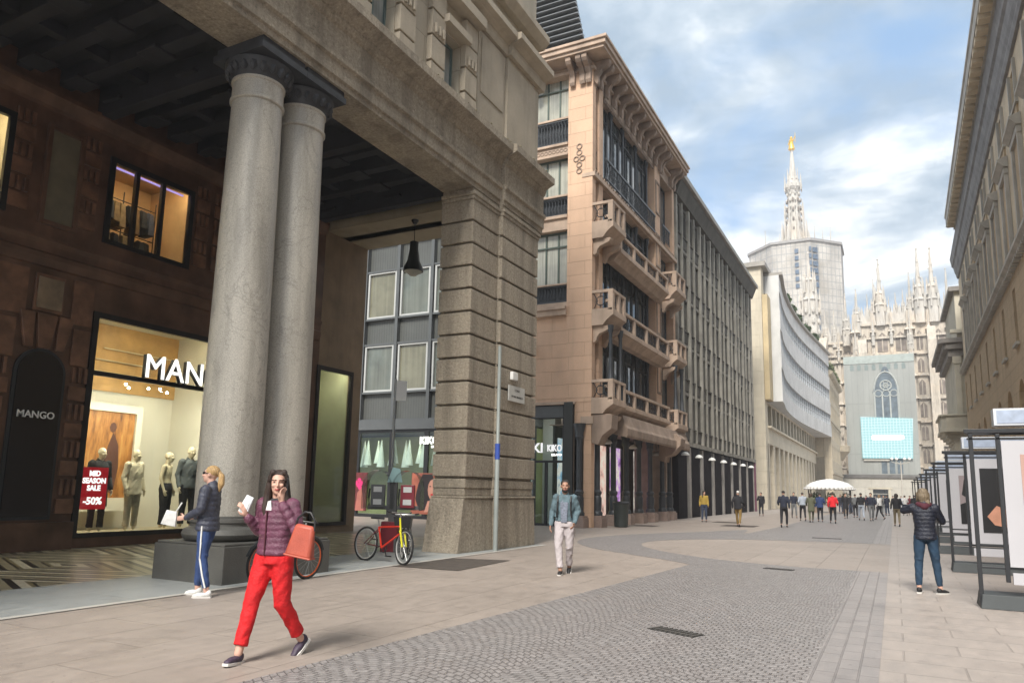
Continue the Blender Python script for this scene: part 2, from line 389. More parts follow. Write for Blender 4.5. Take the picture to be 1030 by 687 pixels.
# ------------------------------------------------------------------ arcade building (nearest, left)
m_ceppo = newmat('rough ceppo stone'); s = NB(m_ceppo); base = (.40, .345, .27); o = s.sep()
br = s.brick(s.comb(s.math('ADD', o[0], o[1]), s.math('SUBTRACT', o[2], 1.78)), 1.18, .6, .004, k(base, .78), k(base, 1.28), k(base, .6))
c = s.mix(.5, br.outputs['Color'], s.ramp(s.noise(1.0, 7, .6), [(.3, k(base, .72)), (.7, k(base, 1.25))]))
peb = s.noise(16, 6, .8); c = s.mix(.75, c, s.ramp(peb, [(.34, k(base, .3)), (.46, k(base, .9)), (.56, k(base, 1.05)), (.68, k(base, 1.8))]))
st = s.noise(1.2, 7, .62, s.map((1.8, 1.8, .16))); c = s.mix(s.math('MULTIPLY', s.ramp(st, [(.46, (0, 0, 0)), (.66, (1, 1, 1))]), .6), c, k(base, .38))
s.set(s.b.inputs['Base Color'], c); s.b.inputs['Roughness'].default_value = .92; s.bump(peb, .055)
m_smooth = BLOCK('smooth pale stone', (.43, .38, .30), 1.6, .82, .012, stain=.3, speck=.25)
m_carved = M('carved pale stone', (.42, .365, .285), .85, .18, 1.2, .012, 30, speck=.3, stain=.35)
m_granite = newmat('veined grey granite'); s = NB(m_granite); base = (.42, .395, .345)
c = s.ramp(s.noise(.9, 7, .62, s.map((1.5, 1.5, .5))), [(.3, k(base, .72)), (.5, base), (.7, k(base, 1.2))])
c = s.mix(.45, c, s.ramp(s.noise(55, 5, .8), [(.36, k(base, .35)), (.5, base), (.64, k(base, 1.65))]))
v_ = s.noise(.8, 5, .6, s.map((1, 1, .8)), dist=1.2); c = s.mix(s.ramp(v_, [(.488, (0, 0, 0)), (.5, (.4, .4, .4)), (.512, (0, 0, 0))]), c, k(base, .38))
c = s.mix(s.math('MULTIPLY', s.ramp(s.noise(1.6, 6, .65, s.map((2, 2, .25))), [(.45, (0, 0, 0)), (.65, (1, 1, 1))]), .55), c, k(base, .5))
s.set(s.b.inputs['Base Color'], c); s.b.inputs['Roughness'].default_value = .38; s.bump(s.noise(90, 3), .002)
m_base = M('worn dark plinth granite', (.1, .098, .09), .5, .3, 2.5, .006, 40, speck=.5, sscale=120, stain=.4)
m_bronze = M('dark bronze paint', (.035, .038, .045), .6, .3, 4)
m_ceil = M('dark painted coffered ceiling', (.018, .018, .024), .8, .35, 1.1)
m_dark = M('black metal', (.012, .012, .014), .4, .2)
m_inner = M('brown marble cladding', (.115, .062, .04), .38, .5, 1.3, .004, 12, stain=.45)
m_innerp = M('brown marble panel light', (.24, .18, .12), .35, .4, 2.1, stain=.3)
m_innerd = M('brown marble groove', (.035, .024, .018), .6, .3, 2)
m_tan = M('brown stone end wall', (.24, .18, .12), .75, .25, 1.2, .008, 20, stain=.4, speck=.2)
m_cream = M('cream plaster', (.36, .31, .22), .8, .2, .5, stain=.3)
m_pane = PANE('clear shop glass')
m_grn = M('teal grey window frame', (.10, .15, .15), .5, .15)
m_sky = DGLASS('reflecting window glass', (.05, .06, .065), .05, .8, (.55, .6, .6))
B1 = thing('arcade_building', 'stone arcaded building with rusticated pier and twin granite columns over the fashion shop', 'building', (-13, 8, 0))
ENT = FX(-9.3)
DP = -.98
def pier(fr, v0, vs, v1, name='pier'):
    """v0..vs flush part, vs..v1 the part set forward; d=0 is the face; depth 1.1 back"""
    b = MB(fr)
    def course(z0, z1, inset, fl=0.):
        for (a, c, d) in ((v0, vs, 0.), (vs, v1, .12)):
            e0 = inset if a == v0 else 0; e1 = inset if c == v1 else 0
            b.wedge(a+e0-(fl if a == v0 else 0), c-e1, DP, d-inset+fl*.12, z0, z1, a+e0-(fl*.2 if a == v0 else 0), c-e1, DP, d-inset)
    course(0, 1.3, 0, .35); course(1.3, 1.36, -.03); course(1.36, 1.55, .05); course(1.55, 1.78, .03)
    z = 1.78
    while z < 8.95:
        course(z, z+.055, .09); course(z+.055, z+.6, 0); z += .6
    course(8.98, 9.08, -.03); course(9.08, 9.18, -.06); course(9.18, 9.3, .02)
    return b.build(name, m_ceppo, B1, bevel=.022)
pier(ENT, 15.5, 16.88, 19.15)
pier(ENT, -2.4, -1.2, .6)
# twin columns on one plinth
b = MB(); b.slab([(-10.75, 8.15), (-9.15, 8.15), (-9.15, 10.55), (-10.75, 10.55)], 0, .58); b.slab([(-10.72, 8.18), (-9.18, 8.18), (-9.18, 10.52), (-10.72, 10.52)], .58, .62)
b.build('plinth', m_base, B1, bevel=.012)
for y in (8.85, 9.95):
    cN = MB(); pr = [(.5, 1.02), (.5, 2.8)] + [(.5 - .06*((t-2.8)/5.5)**1.3, t) for t in (3.5, 4.5, 5.5, 6.5, 7.5, 8.3)]
    cN.lathe(-9.97, y, pr, 48); sh = cN.build('column', m_granite, B1, smooth=True)
    cN = MB(); cN.lathe(-9.97, y, [(.56, .62), (.63, .66), (.66, .73), (.63, .81), (.56, .84), (.535, .86), (.535, .90), (.56, .92), (.56, .97), (.51, .985), (.51, 1.02)], 48)
    cN.build('column_base', m_base if y < 9 else m_base, sh, smooth=True)
    cN = MB(); cN.lathe(-9.97, y, [(.455, 8.3), (.475, 8.32), (.475, 8.36), (.45, 8.38), (.45, 8.66), (.47, 8.68), (.47, 8.72)], 48); cN.build('neck', m_granite, sh, smooth=True)
    cN = MB()
    cN.lathe(-9.97, y, [(.46, 8.72), (.48, 8.78), (.56, 8.9), (.6, 9.0), (.6, 9.02), (.5, 9.05)], 32)
    for i in range(20):
        q = 2*math.pi*i/20
        cN.ball(-9.97+.53*math.cos(q), y+.53*math.sin(q), 8.88, .075, 1, (1, 1, 1.5))
    cN.slab([(-10.55, y-.56), (-9.32, y-.56), (-9.32, y+.53), (-10.55, y+.53)], 9.05, 9.17)
    cN.slab([(-10.5, y-.52), (-9.36, y-.52), (-9.36, y+.5), (-10.5, y+.5)], 9.17, 9.298)
    cN.build('capital', m_bronze, sh, smooth=True)
# entablature over the arcade
b = MB(ENT)
ent = [(-.95, 9.3), (0, 9.3), (0, 9.42), (.05, 9.44), (.05, 9.72), (.11, 9.76), (.11, 9.86), (.03, 9.9), (.03, 10.46), (.08, 10.5), (.12, 10.6), (.12, 10.66), (.26, 10.74), (.4, 10.8), (.4, 10.99), (.36, 11.02), (-.95, 11.02)]
b.prof(ent, -6, 16.88)
b.prof([(d+(.12 if d > -.5 else 0), z) for d, z in ent], 16.881, 19.42); b.build('entablature', m_ceppo, B1)
# moss-edged ledge chips
b = MB(ENT)
for i in range(150):
    y = random.uniform(0, 19); b.ball(y, .36+random.uniform(-.1, .05)+(.12 if y > 16.9 else 0), 11.01, random.uniform(.015, .04), 1, (1, 1, .5), .2)
o_ = b.build('ledge_lichen', M('lichen on ledge', (.33, .3, .2), .95, .4, 8), B1); structure(o_, 'stuff')
# upper wall with windows
UW = FX(-9.5)
wins = [(14.0, 14.92), (11.15, 12.1), (8.2, 9.15), (5.2, 6.15), (2.2, 3.15)]
holes = [(a, c, 11.35, 12.95) for a, c in wins] + [(a, c, 16.6, 18.4) for a, c in wins]
b = MB(UW).wall(-6, 19.4, 11.02, 23, -.5, 0, holes); b.box(-6, 19.4, -7.8, -.5, 22.6, 23); b.box(19.0, 19.4, -7.8, -.5, 10.1, 22.6)
b.build('upper_wall', m_smooth, B1)
b = MB(UW)
for a, c in wins:
    for s0 in (a-.62, c+.02):
        for j in range(4):
            z = 11.05+j*.68
            b.box(s0, s0+.6, 0, .16, z, z+.62)
            if j % 2 == 0:
                for q in range(3): b.box(s0+.1+q*.16, s0+.18+q*.16, .16, .22, z+.05, z+.3)
b.box(17.35, 19.42, 0, .12, 11.03, 14.05)
build_each(b, 'quoin', m_carved, B1, bevel=.012)
b = MB(UW)
for a, c in wins: b.box(a-.1, c+.1, .0, .3, 13.0, 13.2); b.box(a-.7, c+.7, 0, .38, 13.78, 14.05)
b.box(15.75, 17.3, 0, .05, 11.2, 14.0); b.box(15.9, 17.15, .05, .08, 12.2, 13.8)
cor = [(0, 14.05), (.12, 14.05), (.16, 14.2), (.16, 14.35), (.3, 14.45), (.45, 14.5), (.45, 14.68), (0, 14.75)]
b.prof(cor, -6, 17.3); b.prof([(d+(.12 if d > 0 else 0), z) for d, z in cor], 17.301, 19.6)
b.prof([(0, 15.5), (.2, 15.5), (.4, 15.7), (.4, 15.9), (0, 16)], -6, 19.6)
b.prof([(0, 21.5), (.3, 21.5), (.9, 22.3), (.9, 22.7), (0, 23)], -6, 19.9)
b.build('cornice', m_carved, B1)
for a, c in wins:
    for z0, z1 in ((11.35, 12.95), (16.6, 18.4)):
        f = MB(UW); f.wall(a+.001, c-.001, z0+.001, z1-.001, -.32, -.24, [(a+.06, (a+c)/2-.03, z0+.06, z1-.06), ((a+c)/2+.03, c-.06, z0+.06, z1-.06)])
        fo = f.build('window', m_grn, B1)
        MB(UW).box(a+.05, c-.05, -.3, -.28, z0+.05, z1-.05).build('pane', m_sky, fo)
# soffit, cross arch, ceiling with beams
b = MB(); b.slab([(-16.9, 18.2), (-10.25, 18.2), (-10.25, 20.4), (-16.9, 20.4)], 10.1, 11.0); b.build('cross_arch', m_cream, B1)
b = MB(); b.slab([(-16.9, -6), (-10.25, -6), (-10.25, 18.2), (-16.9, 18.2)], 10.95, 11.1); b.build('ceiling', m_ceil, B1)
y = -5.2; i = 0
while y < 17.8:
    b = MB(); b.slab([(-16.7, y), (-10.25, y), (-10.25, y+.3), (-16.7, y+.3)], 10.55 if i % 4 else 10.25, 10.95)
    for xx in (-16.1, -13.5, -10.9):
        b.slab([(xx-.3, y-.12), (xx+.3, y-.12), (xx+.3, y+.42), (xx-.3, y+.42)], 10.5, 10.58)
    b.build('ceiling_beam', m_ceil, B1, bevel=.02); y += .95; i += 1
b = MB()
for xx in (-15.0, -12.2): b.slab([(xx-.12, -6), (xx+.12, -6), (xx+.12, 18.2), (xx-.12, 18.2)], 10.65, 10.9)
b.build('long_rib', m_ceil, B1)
# inner wall
IN = FX(-16.7)
arch_u0, arch_u1 = 8.88, 9.86; wz0, wz1 = .3, 5.45
win_low = (10.52, 14.6, .3, 5.45); win_r = (18.2, 19.85, .3, 5.4); win_up = (10.53, 12.82, 7.3, 9.36); niche = (8.98, 9.72, 7.28, 9.5)
win_left = (5.4, 8.17, 7.3, 9.4); shop2 = (2.0, 7.6, .3, 5.45)
b = MB(IN).wall(-6, 18.18, 0, 10.95, -.14, 0, [win_low, win_up, win_left, shop2, (15.4, 17.4, .3, 5.4)])
b.build('inner_wall', m_inner, B1)
b = MB(IN).wall(18.18, 20.4, 0, 10.1, -.14, .004, [win_r]); b.build('end_wall', m_tan, B1)
b = MB(IN)                                        # mouldings and block joints
b.prof([(0, 6.25), (.06, 6.28), (.1, 6.45), (.1, 6.55), (.05, 6.6), (.05, 6.75), (.12, 6.85), (.12, 6.92), (0, 6.95)], -6, 18.1)
b.prof([(0, 9.9), (.1, 9.95), (.2, 10.2), (.2, 10.3), (0, 10.35)], -6, 18.1)
b.build('string_course', m_inner, B1)
b = MB(IN)
for zc in (.75, 1.6, 2.45, 3.3):
    for ua, ub in ((8.25, 8.72), (10.02, 10.42)):
        b.box(ua, ub, 0, .07, zc+.05, zc+.38)
        for q in range(3): b.box(ua+.05+q*.14, ua+.12+q*.14, 0, .08, zc+.46, zc+.82)
for (u0, u1, z0, z1) in ((8.2, 8.9, 5.1, 6.15), (9.9, 10.4, 5.1, 6.15), (9.05, 9.7, 5.25, 6.1), (8.2, 8.75, 4.15, 5.0), (10.0, 10.4, 4.15, 5.0)): b.box(u0, u1, 0, .05, z0, z1)
for (a0, a1, t0, t1) in ((8.78, 9.1, 8.95, 9.12), (9.14, 9.6, 9.24, 9.5), (9.64, 9.98, 9.62, 9.8)):
    b.prism([(t0, 4.42), (t1, 4.42), (a1, 5.2), (a0, 5.2)], 0, .09)
for uu in (8.25, 9.8, 13.0, 13.6):
    for j in range(3): b.box(uu, uu+.42, 0, .06, 7.4+j*.78, 7.4+j*.78+.34); [b.box(uu+q*.15, uu+.09+q*.15, 0, .07, 7.8+j*.78, 8.1+j*.78) for q in range(3)]
build_each(b, 'facing_block', M('brown marble block', (.17, .088, .055), .35, .5, 2.2, .004, 14, stain=.4), B1, bevel=.012)
MB(IN).box(9.1, 9.65, .05, .09, 5.32, 6.02).build('facing_panel', m_innerp, B1, bevel=.01)
b = MB(IN).wall(8.92, 9.78, 7.22, 9.56, 0, .1, [(9.02, 9.68, 7.32, 9.46)]); b.build('niche_frame', m_inner, B1, bevel=.01)
MB(IN).box(9.02, 9.68, .0, .03, 7.32, 9.46).build('niche_panel', M('dull ivory niche panel', (.16, .14, .095), .6, .2, 2), B1)
# arched black sign board
b = MB(IN)
n = 18; cu_, rr = (arch_u0+arch_u1)/2, (arch_u1-arch_u0)/2; zs = 4.35-rr
def archpts(r, zb): return [(cu_-r, zb), (cu_+r, zb)] + [(cu_+r*math.cos(math.pi*i/n), zs+r*math.sin(math.pi*i/n)) for i in range(1, n)]
o_ = b.prism([(cu_-rr-.07, .68), (cu_+rr+.07, .68)] + [(cu_+(rr+.07)*math.cos(math.pi*i/n), zs+(rr+.07)*math.sin(math.pi*i/n)) for i in range(0, n+1)], 0, .05).build('sign_surround', M('sign border metal', (.03, .035, .04), .4, .1), B1)
sg = MB(IN).prism([(cu_-rr, .75), (cu_+rr, .75)] + [(cu_+rr*math.cos(math.pi*i/n), zs+rr*math.sin(math.pi*i/n)) for i in range(0, n+1)], .05, .075).build('arched_sign', M('glossy black sign', (.008, .008, .01), .15, .1), B1)
m_white = EMIT('lit white letters', (1, 1, .96), .75)
m_whitep = M('white paint', (.8, .8, .78), .5, .05)
text('MANGO', .215, m_whitep, sg, IN, cu_-.42, .085, 2.88, .008, .003, sx=1.0)
# base course
b = MB(IN); b.box(-6, 10.45, 0, .12, 0, .62); b.box(14.66, 15.3, 0, .12, 0, .62); b.build('base_course', m_inner, B1, bevel=.01)
# shop windows and the lit rooms behind
m_shopwall = M('warm white shop wall', (.64, .60, .49), .8, .08, .6)
m_shopfl = M('shop floor', (.4, .33, .22), .5, .1)
m_lamp = EMIT('shop ceiling lamp', (1, .87, .64), 22)
m_spot = EMIT('spot lamp', (1, .95, .85), 30)
m_viol = EMIT('violet light strip', (.55, .42, 1), .45)
def shop(u0, u1, z0, z1, depth, mullions=(), trans=(), wall=m_shopwall, lamp=m_lamp, lz=None, parts=True, lw=.5):
    fr = MB(IN); f_u = [u0, *mullions, u1]; f_z = [z0, *trans, z1]
    hl = []
    for i_ in range(len(f_u)-1):
        for j in range(len(f_z)-1):
            hl.append((f_u[i_]+(.05 if i_ else .06), f_u[i_+1]-.05, f_z[j]+.05, f_z[j+1]-.06))
    w = fr.wall(u0-.08, u1+.08, z0-.06, z1+.08, -.06, .05, hl).build('shop_window', m_dark, B1)
    MB(IN).box(u0, u1, -.045, -.03, z0, z1).build('pane', m_pane, w)
    zf = z0 - .05
    r = MB(IN); r.box(u0-.3, u1+.3, -depth-.1, -depth, zf, z1+.5); r.box(u0-.3, u0-.2, -depth, -.145, zf, z1+.5); r.box(u1+.2, u1+.3, -depth, -.145, zf, z1+.5); r.box(u0-.3, u1+.3, -depth, -.145, z1+.4, z1+.5)
    r.build('shop_room', wall, B1); MB(IN).box(u0-.3, u1+.3, -depth, -.07, zf-.1, zf).build('display_floor', m_shopfl, B1)
    MB(IN).box(u0+.1, u1-.1, -.42, -.24, z1+.32, z1+.36).build('ceiling_lamp', lamp, B1)
    return w
w_low = shop(*win_low, 2.6, (), (4.08,), lw=.45)
shop(18.2, 19.85, .3, 5.4, 2.2, wall=M('pale green shop wall', (.4, .42, .3), .8, .1)); shop(15.4, 17.4, .3, 5.4, 2.2)
m_lamp2 = EMIT('soft shop lamp', (1, .74, .42), 22); shop(*win_up, 2.0, (11.2, 11.95), (), wall=M('tan shop wall', (.46, .31, .17), .8, .15), lamp=m_lamp2); shop(*win_left, 1.6, (), (), lamp=m_lamp2); shop(*shop2, 2.5, (), (4.08,))
MB(IN).box(10.6, 12.75, -.3, -.24, 9.31, 9.345).build('light_strip', m_viol, B1)
b = MB(IN)
for u, d in ((10.9, -.8), (11.5, -1.5), (12.0, -.8), (12.5, -1.4), (13.0, -.8), (13.6, -1.3), (11.2, -1.1), (12.8, -1.0)): b = MB(IN); b.ball(u, d, 4.02, .035, 1); b.build('spot_lamp', m_spot, B1)
for u in (11.2, 12.5, 13.8):                      # the shop's own spot lights, aimed at the figures in the window
    la = bpy.data.lights.new('window_spot', 'AREA'); la.size = .25; la.energy = 30; la.color = (1, .92, .78)
    lo = bpy.data.objects.new('window_spot', la); COL.objects.link(lo); lo.location = IN(u, -.16, 3.9); lo.rotation_euler = (IN(u, -1.1, 1.6)-IN(u, -.16, 3.9)).to_track_quat('-Z', 'Y').to_euler()
sgn = MB(IN).box(11.7, 14.55, .02, .05, 4.06, 4.1).build('shop_sign', m_dark, B1)
text('MANGO', .86, m_white, sgn, IN, 11.78, .17, 4.14, .012, .0, sx=.95)
text('MANGO', .86, m_dark, sgn, IN, 11.76, .10, 4.13, .05, .0, sx=.95, name='letter_backing')
MB(IN).box(10.3, 14.8, -2.58, -2.54, 4.0, 5.9).build('warm_backing', M('ochre warm backing', (.45, .26, .09), .6, .25, 2), B1)  # added backing: gives the room's upper half its warm ceiling tone
for q in range(3): MB(IN).box(10.6+q*.9, 13.6+q*.5, -2.5, -2.47, 4.5+q*.33, 4.53+q*.33).build('shelf_line', M('pale shelf edge', (.6, .5, .32), .6, .1), B1)
# red sale placard stuck inside the pane
s0 = MB(IN).box(10.64, 11.3, -.12, -.1, .88, 1.86).build('sale_placard', EMIT('red placard', (.55, .01, .02), .25)); tag(s0, 'red sale placard in the lower corner of the big lit shop window', 'sign')
for tx, sz, zz_, cx in (('MID', .17, 1.66, 0), ('SEASON', .17, 1.49, 0), ('SALE', .17, 1.32, 0), ('-50%', .23, 1.0, 0)):
    text(tx, sz, m_white, s0, IN, 10.97, -.095, zz_, .003, .008, align='CENTER', sx=.92 if tx != '-50%' else 1)
# framed picture inside the window
pc = thing('framed_picture', 'tall white framed picture of a figure on orange brown behind the mannequins', 'picture', (-18.9, 12.3, 1))
IP = FX(-18.75)
MB(IP).wall(11.62, 13.4, .75, 3.6, 0, .1, [(11.8, 13.22, 1.1, 3.4)]).build('frame', M('white picture frame', (.7, .64, .5), .6, .05), pc)
mm = newmat('orange brown print'); s = NB(mm); s.set(s.b.inputs['Base Color'], s.ramp(s.noise(2.5, 4, .6, s.map((1, 3, .6))), [(.3, (.1, .035, .01)), (.5, (.38, .15, .03)), (.7, (.55, .28, .08))]))
MB(IP).box(11.8, 13.22, .0, .03, 1.1, 3.4).build('print', mm, pc)
b = MB(IP); b.prism([(12.5, 1.3), (12.75, 1.2), (12.85, 1.9), (12.8, 2.5), (12.62, 2.85), (12.5, 2.5), (12.42, 2.0)], .03, .034); b.prism([(12.6+.1*math.cos(i*.785), 2.98+.14*math.sin(i*.785)) for i in range(8)], .03, .034)
b.build('printed_figure', M('printed dark figure', (.1, .035, .02), .6, .3), pc)
# clothes rack upstairs
rk = thing('clothes_rack', 'two tier clothes rail hung with dark garments behind the lit upper window', 'clothes rack', (-17.9, 11.6, 7.2))
IR = FX(-17.7); b = MB(IR)
for z in (8.0, 8.85): b.tube([(10.6, 0, z), (12.5, 0, z)], .015)
for u in (10.6, 11.55, 12.5): b.tube([(u, 0, 7.25), (u, 0, 9.1)], .015)
b.build('rail', m_dark, rk)
cols = [(.02, .022, .03), (.03, .035, .05), (.16, .1, .05), (.012, .012, .015), (.22, .16, .09), (.05, .06, .1)]
for z, n in ((7.95, 8), (8.8, 9)):
    for i in range(n):
        u = 10.7 + i*(1.75/n) + random.uniform(-.04, .04); h = random.uniform(.55, .8); cc = random.choice(cols)
        g_ = MB(IR); g_.wedge(u-.09, u+.1, -.2, .22, z-h, z-.1, u-.05, u+.06, -.16, .18); g_.wedge(u-.05, u+.06, -.16, .18, z-.1, z-.02, u-.01, u+.01, -.03, .03)
        g_.build('garment', M('garment %d' % cols.index(cc), cc, .9, .3, 9), rk, bevel=.03)
# ------------------------------------------------------------------ grey office building across the side street
m_gpanel = None
def ribbed(name, base, pitch=.16):
    m = newmat(name); s = NB(m); o = s.sep(); f = s.math('FRACT', s.math('DIVIDE', s.math('ADD', o[0], o[1]), pitch))
    c = s.ramp(f, [(.0, k(base, .55)), (.12, k(base, .55)), (.16, base), (.9, k(base, 1.1)), (1, k(base, .6))])
    c = s.mix(.35, c, s.ramp(s.noise(1.2, 5), [(.3, k(base, .7)), (.7, k(base, 1.2))])); s.set(s.b.inputs['Base Color'], c); s.b.inputs['Roughness'].default_value = .5
    s.bump(f, .01); return m
m_rib = ribbed('ribbed grey metal panel', (.085, .09, .085)); m_steel = M('blue grey steel frame', (.085, .092, .095), .45, .12)
m_alu = M('pale aluminium frame', (.42, .43, .42), .45, .06)
OF = thing('office_building', 'grey panelled office building seen through the arch above a cosmetics shop', 'building', (-21, 31, 0))
KF = FY(30.5)
m_room = DGLASS('office window glass', (.09, .11, .10), .1, .7, (.17, .18, .15), 5.)
m_room2 = DGLASS('office window glass warm', (.12, .12, .085), .12, .6, (.24, .23, .16), 5.)
b = MB(KF); us = [-29.24, -27.09, -24.95, -22.8, -20.65, -18.5, -16.35, -14.62]
b.box(-29.3, -14.6, -9, -.62, 4.5, 21); b.box(-29.3, -14.6, -9, -4.2, 0, 4.5); b.build('wall', m_steel, OF)
zs_ = [(4.96, 6.4, 0), (6.4, 8.98, 1), (8.98, 10.36, 0), (10.36, 13.0, 1), (13.0, 14.6, 0), (14.6, 17.2, 1), (17.2, 18.6, 0), (18.6, 21, 1)]
for i in range(len(us)-1):
    a, c = us[i], us[i+1]
    for z0, z1, w in zs_:
        if w:
            f = MB(KF).wall(a+.14, c-.14, z0+.04, z1-.04, -.2, -.02, [(a+.24, c-.24, z0+.15, z1-.14)]).build('window', m_alu, OF)
            MB(KF).box(a+.2, c-.2, -.16, -.13, z0+.1, z1-.1).build('pane', m_room if (i+int(z0)) % 3 else m_room2, f)
        else: MB(KF).box(a+.1, c-.1, -.62, -.2, z0, z1).build('panel', m_rib, OF)
b = MB(KF)
for u in us: b.box(u-.09, u+.09, -.62, .06, 4.96, 21)
for z0, z1, w in zs_: b.box(-29.3, -14.6, -.62, .02, z0-.05, z0+.05)
b.box(-29.3, -14.6, -.62, .12, 4.45, 4.95); b.build('frame_grid', m_steel, OF)
b = MB(KF).wall(-29.3, -14.6, 0, 4.45, -.12, 0, [(u0+.12, u1-.12, .15, 4.3) for u0, u1 in zip(us, us[1:])]); sf = b.build('shopfront', m_dark, OF)
MB(KF).box(-29.2, -14.7, -.09, -.07, .1, 4.35).build('pane', m_pane, sf)
m_shopg = M('yellow green shop wall', (.30, .32, .13), .8, .3, .7)
b = MB(KF); b.box(-29.2, -14.7, -4.1, -4.0, 0, 4.4); b.box(-29.2, -29.1, -4, -.2, 0, 4.4); b.box(-14.8, -14.7, -4, -.2, 0, 4.4); b.build('shop_room', m_shopg, OF)
for u in (-27, -24, -21, -18): MB(KF).box(u-.9, u+.9, -.6, -.3, 4.42, 4.44).build('ceiling_lamp', EMIT('cool shop lamp', (1, .97, .75), 9), OF)
text('KIKO', .5, m_white, sf, KF, -21.0, .06, 3.7, .03, .012, sx=.95); text('MILANO', .16, m_white, sf, KF, -20.3, .06, 3.5, .02, .003)
m_veil = M('pale gauze cone', (.55, .6, .5), .8, .15)
for i in range(13):
    u = -25.1 + i*.45 + random.uniform(-.05, .05); MB(KF).lathe(u, -.75+.3*(i % 2), [(.22, 2.55+.1*(i % 3)), (.1, 3.4), (.015, 3.95)], 10).build('hanging_cone', m_veil, OF, smooth=True)
def poster(fr, u0, u1, z0, z1, cols, parent, name='poster'):
    o = MB(fr).box(u0, u1, .03, .05, z0, z1).build(name, M('poster ground %s' % (cols[0],), cols[0], .5, .1), parent); w, h = u1-u0, z1-z0
    return o, w, h
po = thing('beauty_poster', 'shop poster of a woman face with dark hair and red lips beside the pier', 'poster', (-20.6, 30.4, 0))
MB(KF).box(-21.4, -19.7, .0, .04, .25, 2.25).build('board', M('coral print', (.34, .10, .06), .5, .3, 2), po)
m_skinp = M('printed skin', (.5, .24, .17), .5, .15); m_hairp = M('printed dark hair', (.015, .008, .008), .5, .3)
b = MB(KF); b.prism([(-20.9, .4), (-20.2, .5), (-20.15, 1.2), (-20.0, 1.8), (-20.2, 2.2), (-20.75, 2.2), (-21.0, 1.7), (-21.15, 1.0)], .04, .045); b.build('printed_hair', m_hairp, po)
b = MB(KF); b.prism([(-20.15+.3*math.cos(i*.524)*(.9), 1.45+.5*math.sin(i*.524)) for i in range(12)], .045, .05); b.prism([(-20.4, .9), (-19.95, .9), (-19.8, .4), (-20.6, .35)], .045, .049); b.build('printed_face', m_skinp, po)
b = MB(KF)
for uu in (-20.28, -20.02): b.prism([(uu-.07, 1.6), (uu, 1.57), (uu+.07, 1.6), (uu, 1.64)], .05, .054)
b.build('printed_eyes', m_hairp, po)
MB(KF).prism([(-20.27, 1.2), (-20.15, 1.14), (-20.03, 1.2), (-20.1, 1.26), (-20.15, 1.24), (-20.2, 1.26)], .05, .054).build('printed_lips', M('printed red lips', (.5, .01, .02), .4, .05), po)
po = thing('flower_poster', 'narrow shop poster with a pink flower over a red figure beyond the phone booth', 'poster', (-24.6, 30.4, 0))
MB(KF).box(-25.5, -24.2, .0, .04, .3, 2.25).build('board', M('dark red print', (.12, .02, .02), .5, .4, 3), po)
b = MB(KF); [b.prism([(-24.75+x+.13*math.cos(i), 1.6+z+.13*math.sin(i)) for i in range(6)], .04, .045+.001*j) for j, (x, z) in enumerate(((0, 0), (.18, .1), (-.15, .12), (.05, .25), (.1, -.12)))]; b.build('printed_flower', M('pink print', (.6, .03, .16), .5, .2), po)
MB(KF).prism([(-24.9, .3), (-24.35, .3), (-24.4, 1.0), (-24.55, 1.5), (-24.8, 1.2)], .04, .044).build('printed_figure', M('coral figure print', (.35, .12, .09), .5, .2), po)

# ------------------------------------------------------------------ terracotta corner building
TB = thing('terracotta_building', 'terracotta corner building with stone balconies and iron columns', 'building', (-13, 36, 0))
m_ter = BLOCK('terracotta block facing', (.62, .42, .29), 1.5, .62, .01, var=.07, stain=.22, speck=.15, dark=.7)
m_terp = M('terracotta trim', (.45, .34, .26), .8, .2, 1.2, .01, 20, stain=.35)
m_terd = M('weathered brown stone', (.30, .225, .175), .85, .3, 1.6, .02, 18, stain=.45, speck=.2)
m_iron = M('dark iron', (.035, .04, .047), .45, .25, 3)
m_gdk = DGLASS('dark window glass', (.022, .028, .034), .07); m_gbay = DGLASS('bay glass with blinds', (.03, .04, .05), .06, .8, (.17, .20, .21), 7)
m_gcu = DGLASS('curtained window glass', (.16, .17, .16), .1, .9, (.50, .50, .42), 12)
TE = FY(29.6); TS = FX(-11.5)
# pilaster corners and solid walls
b = MB(); 
b.slab([(-12.72, 29.6), (-11.5, 29.6), (-11.5, 30.0), (-12.72, 30.0)], 5.4, 21.4)
b.slab([(-12.3, 29.62), (-11.52, 29.62), (-11.52, 30.0), (-12.3, 30.0)], 0, 5.4)
b.slab([(-14.62, 29.72), (-12.72, 29.72), (-12.72, 30.1), (-14.62, 30.1)], 5.4, 9.36)
for y0, y1 in ((30.45, 30.95), (39.55, 40.6)): b.slab([(-12.1, y0), (-11.5, y0), (-11.5, y1), (-12.1, y1)], 4.4, 21.4)
b.slab([(-12.1, 43.5), (-11.55, 43.5), (-11.55, 43.95), (-12.1, 43.95)], 4.4, 21.4)
b.slab([(-14.6, 43.6), (-12.1, 43.6), (-12.1, 44), (-14.6, 44)], 0, 21.4)
build_each(b, 'wall', m_ter, TB)
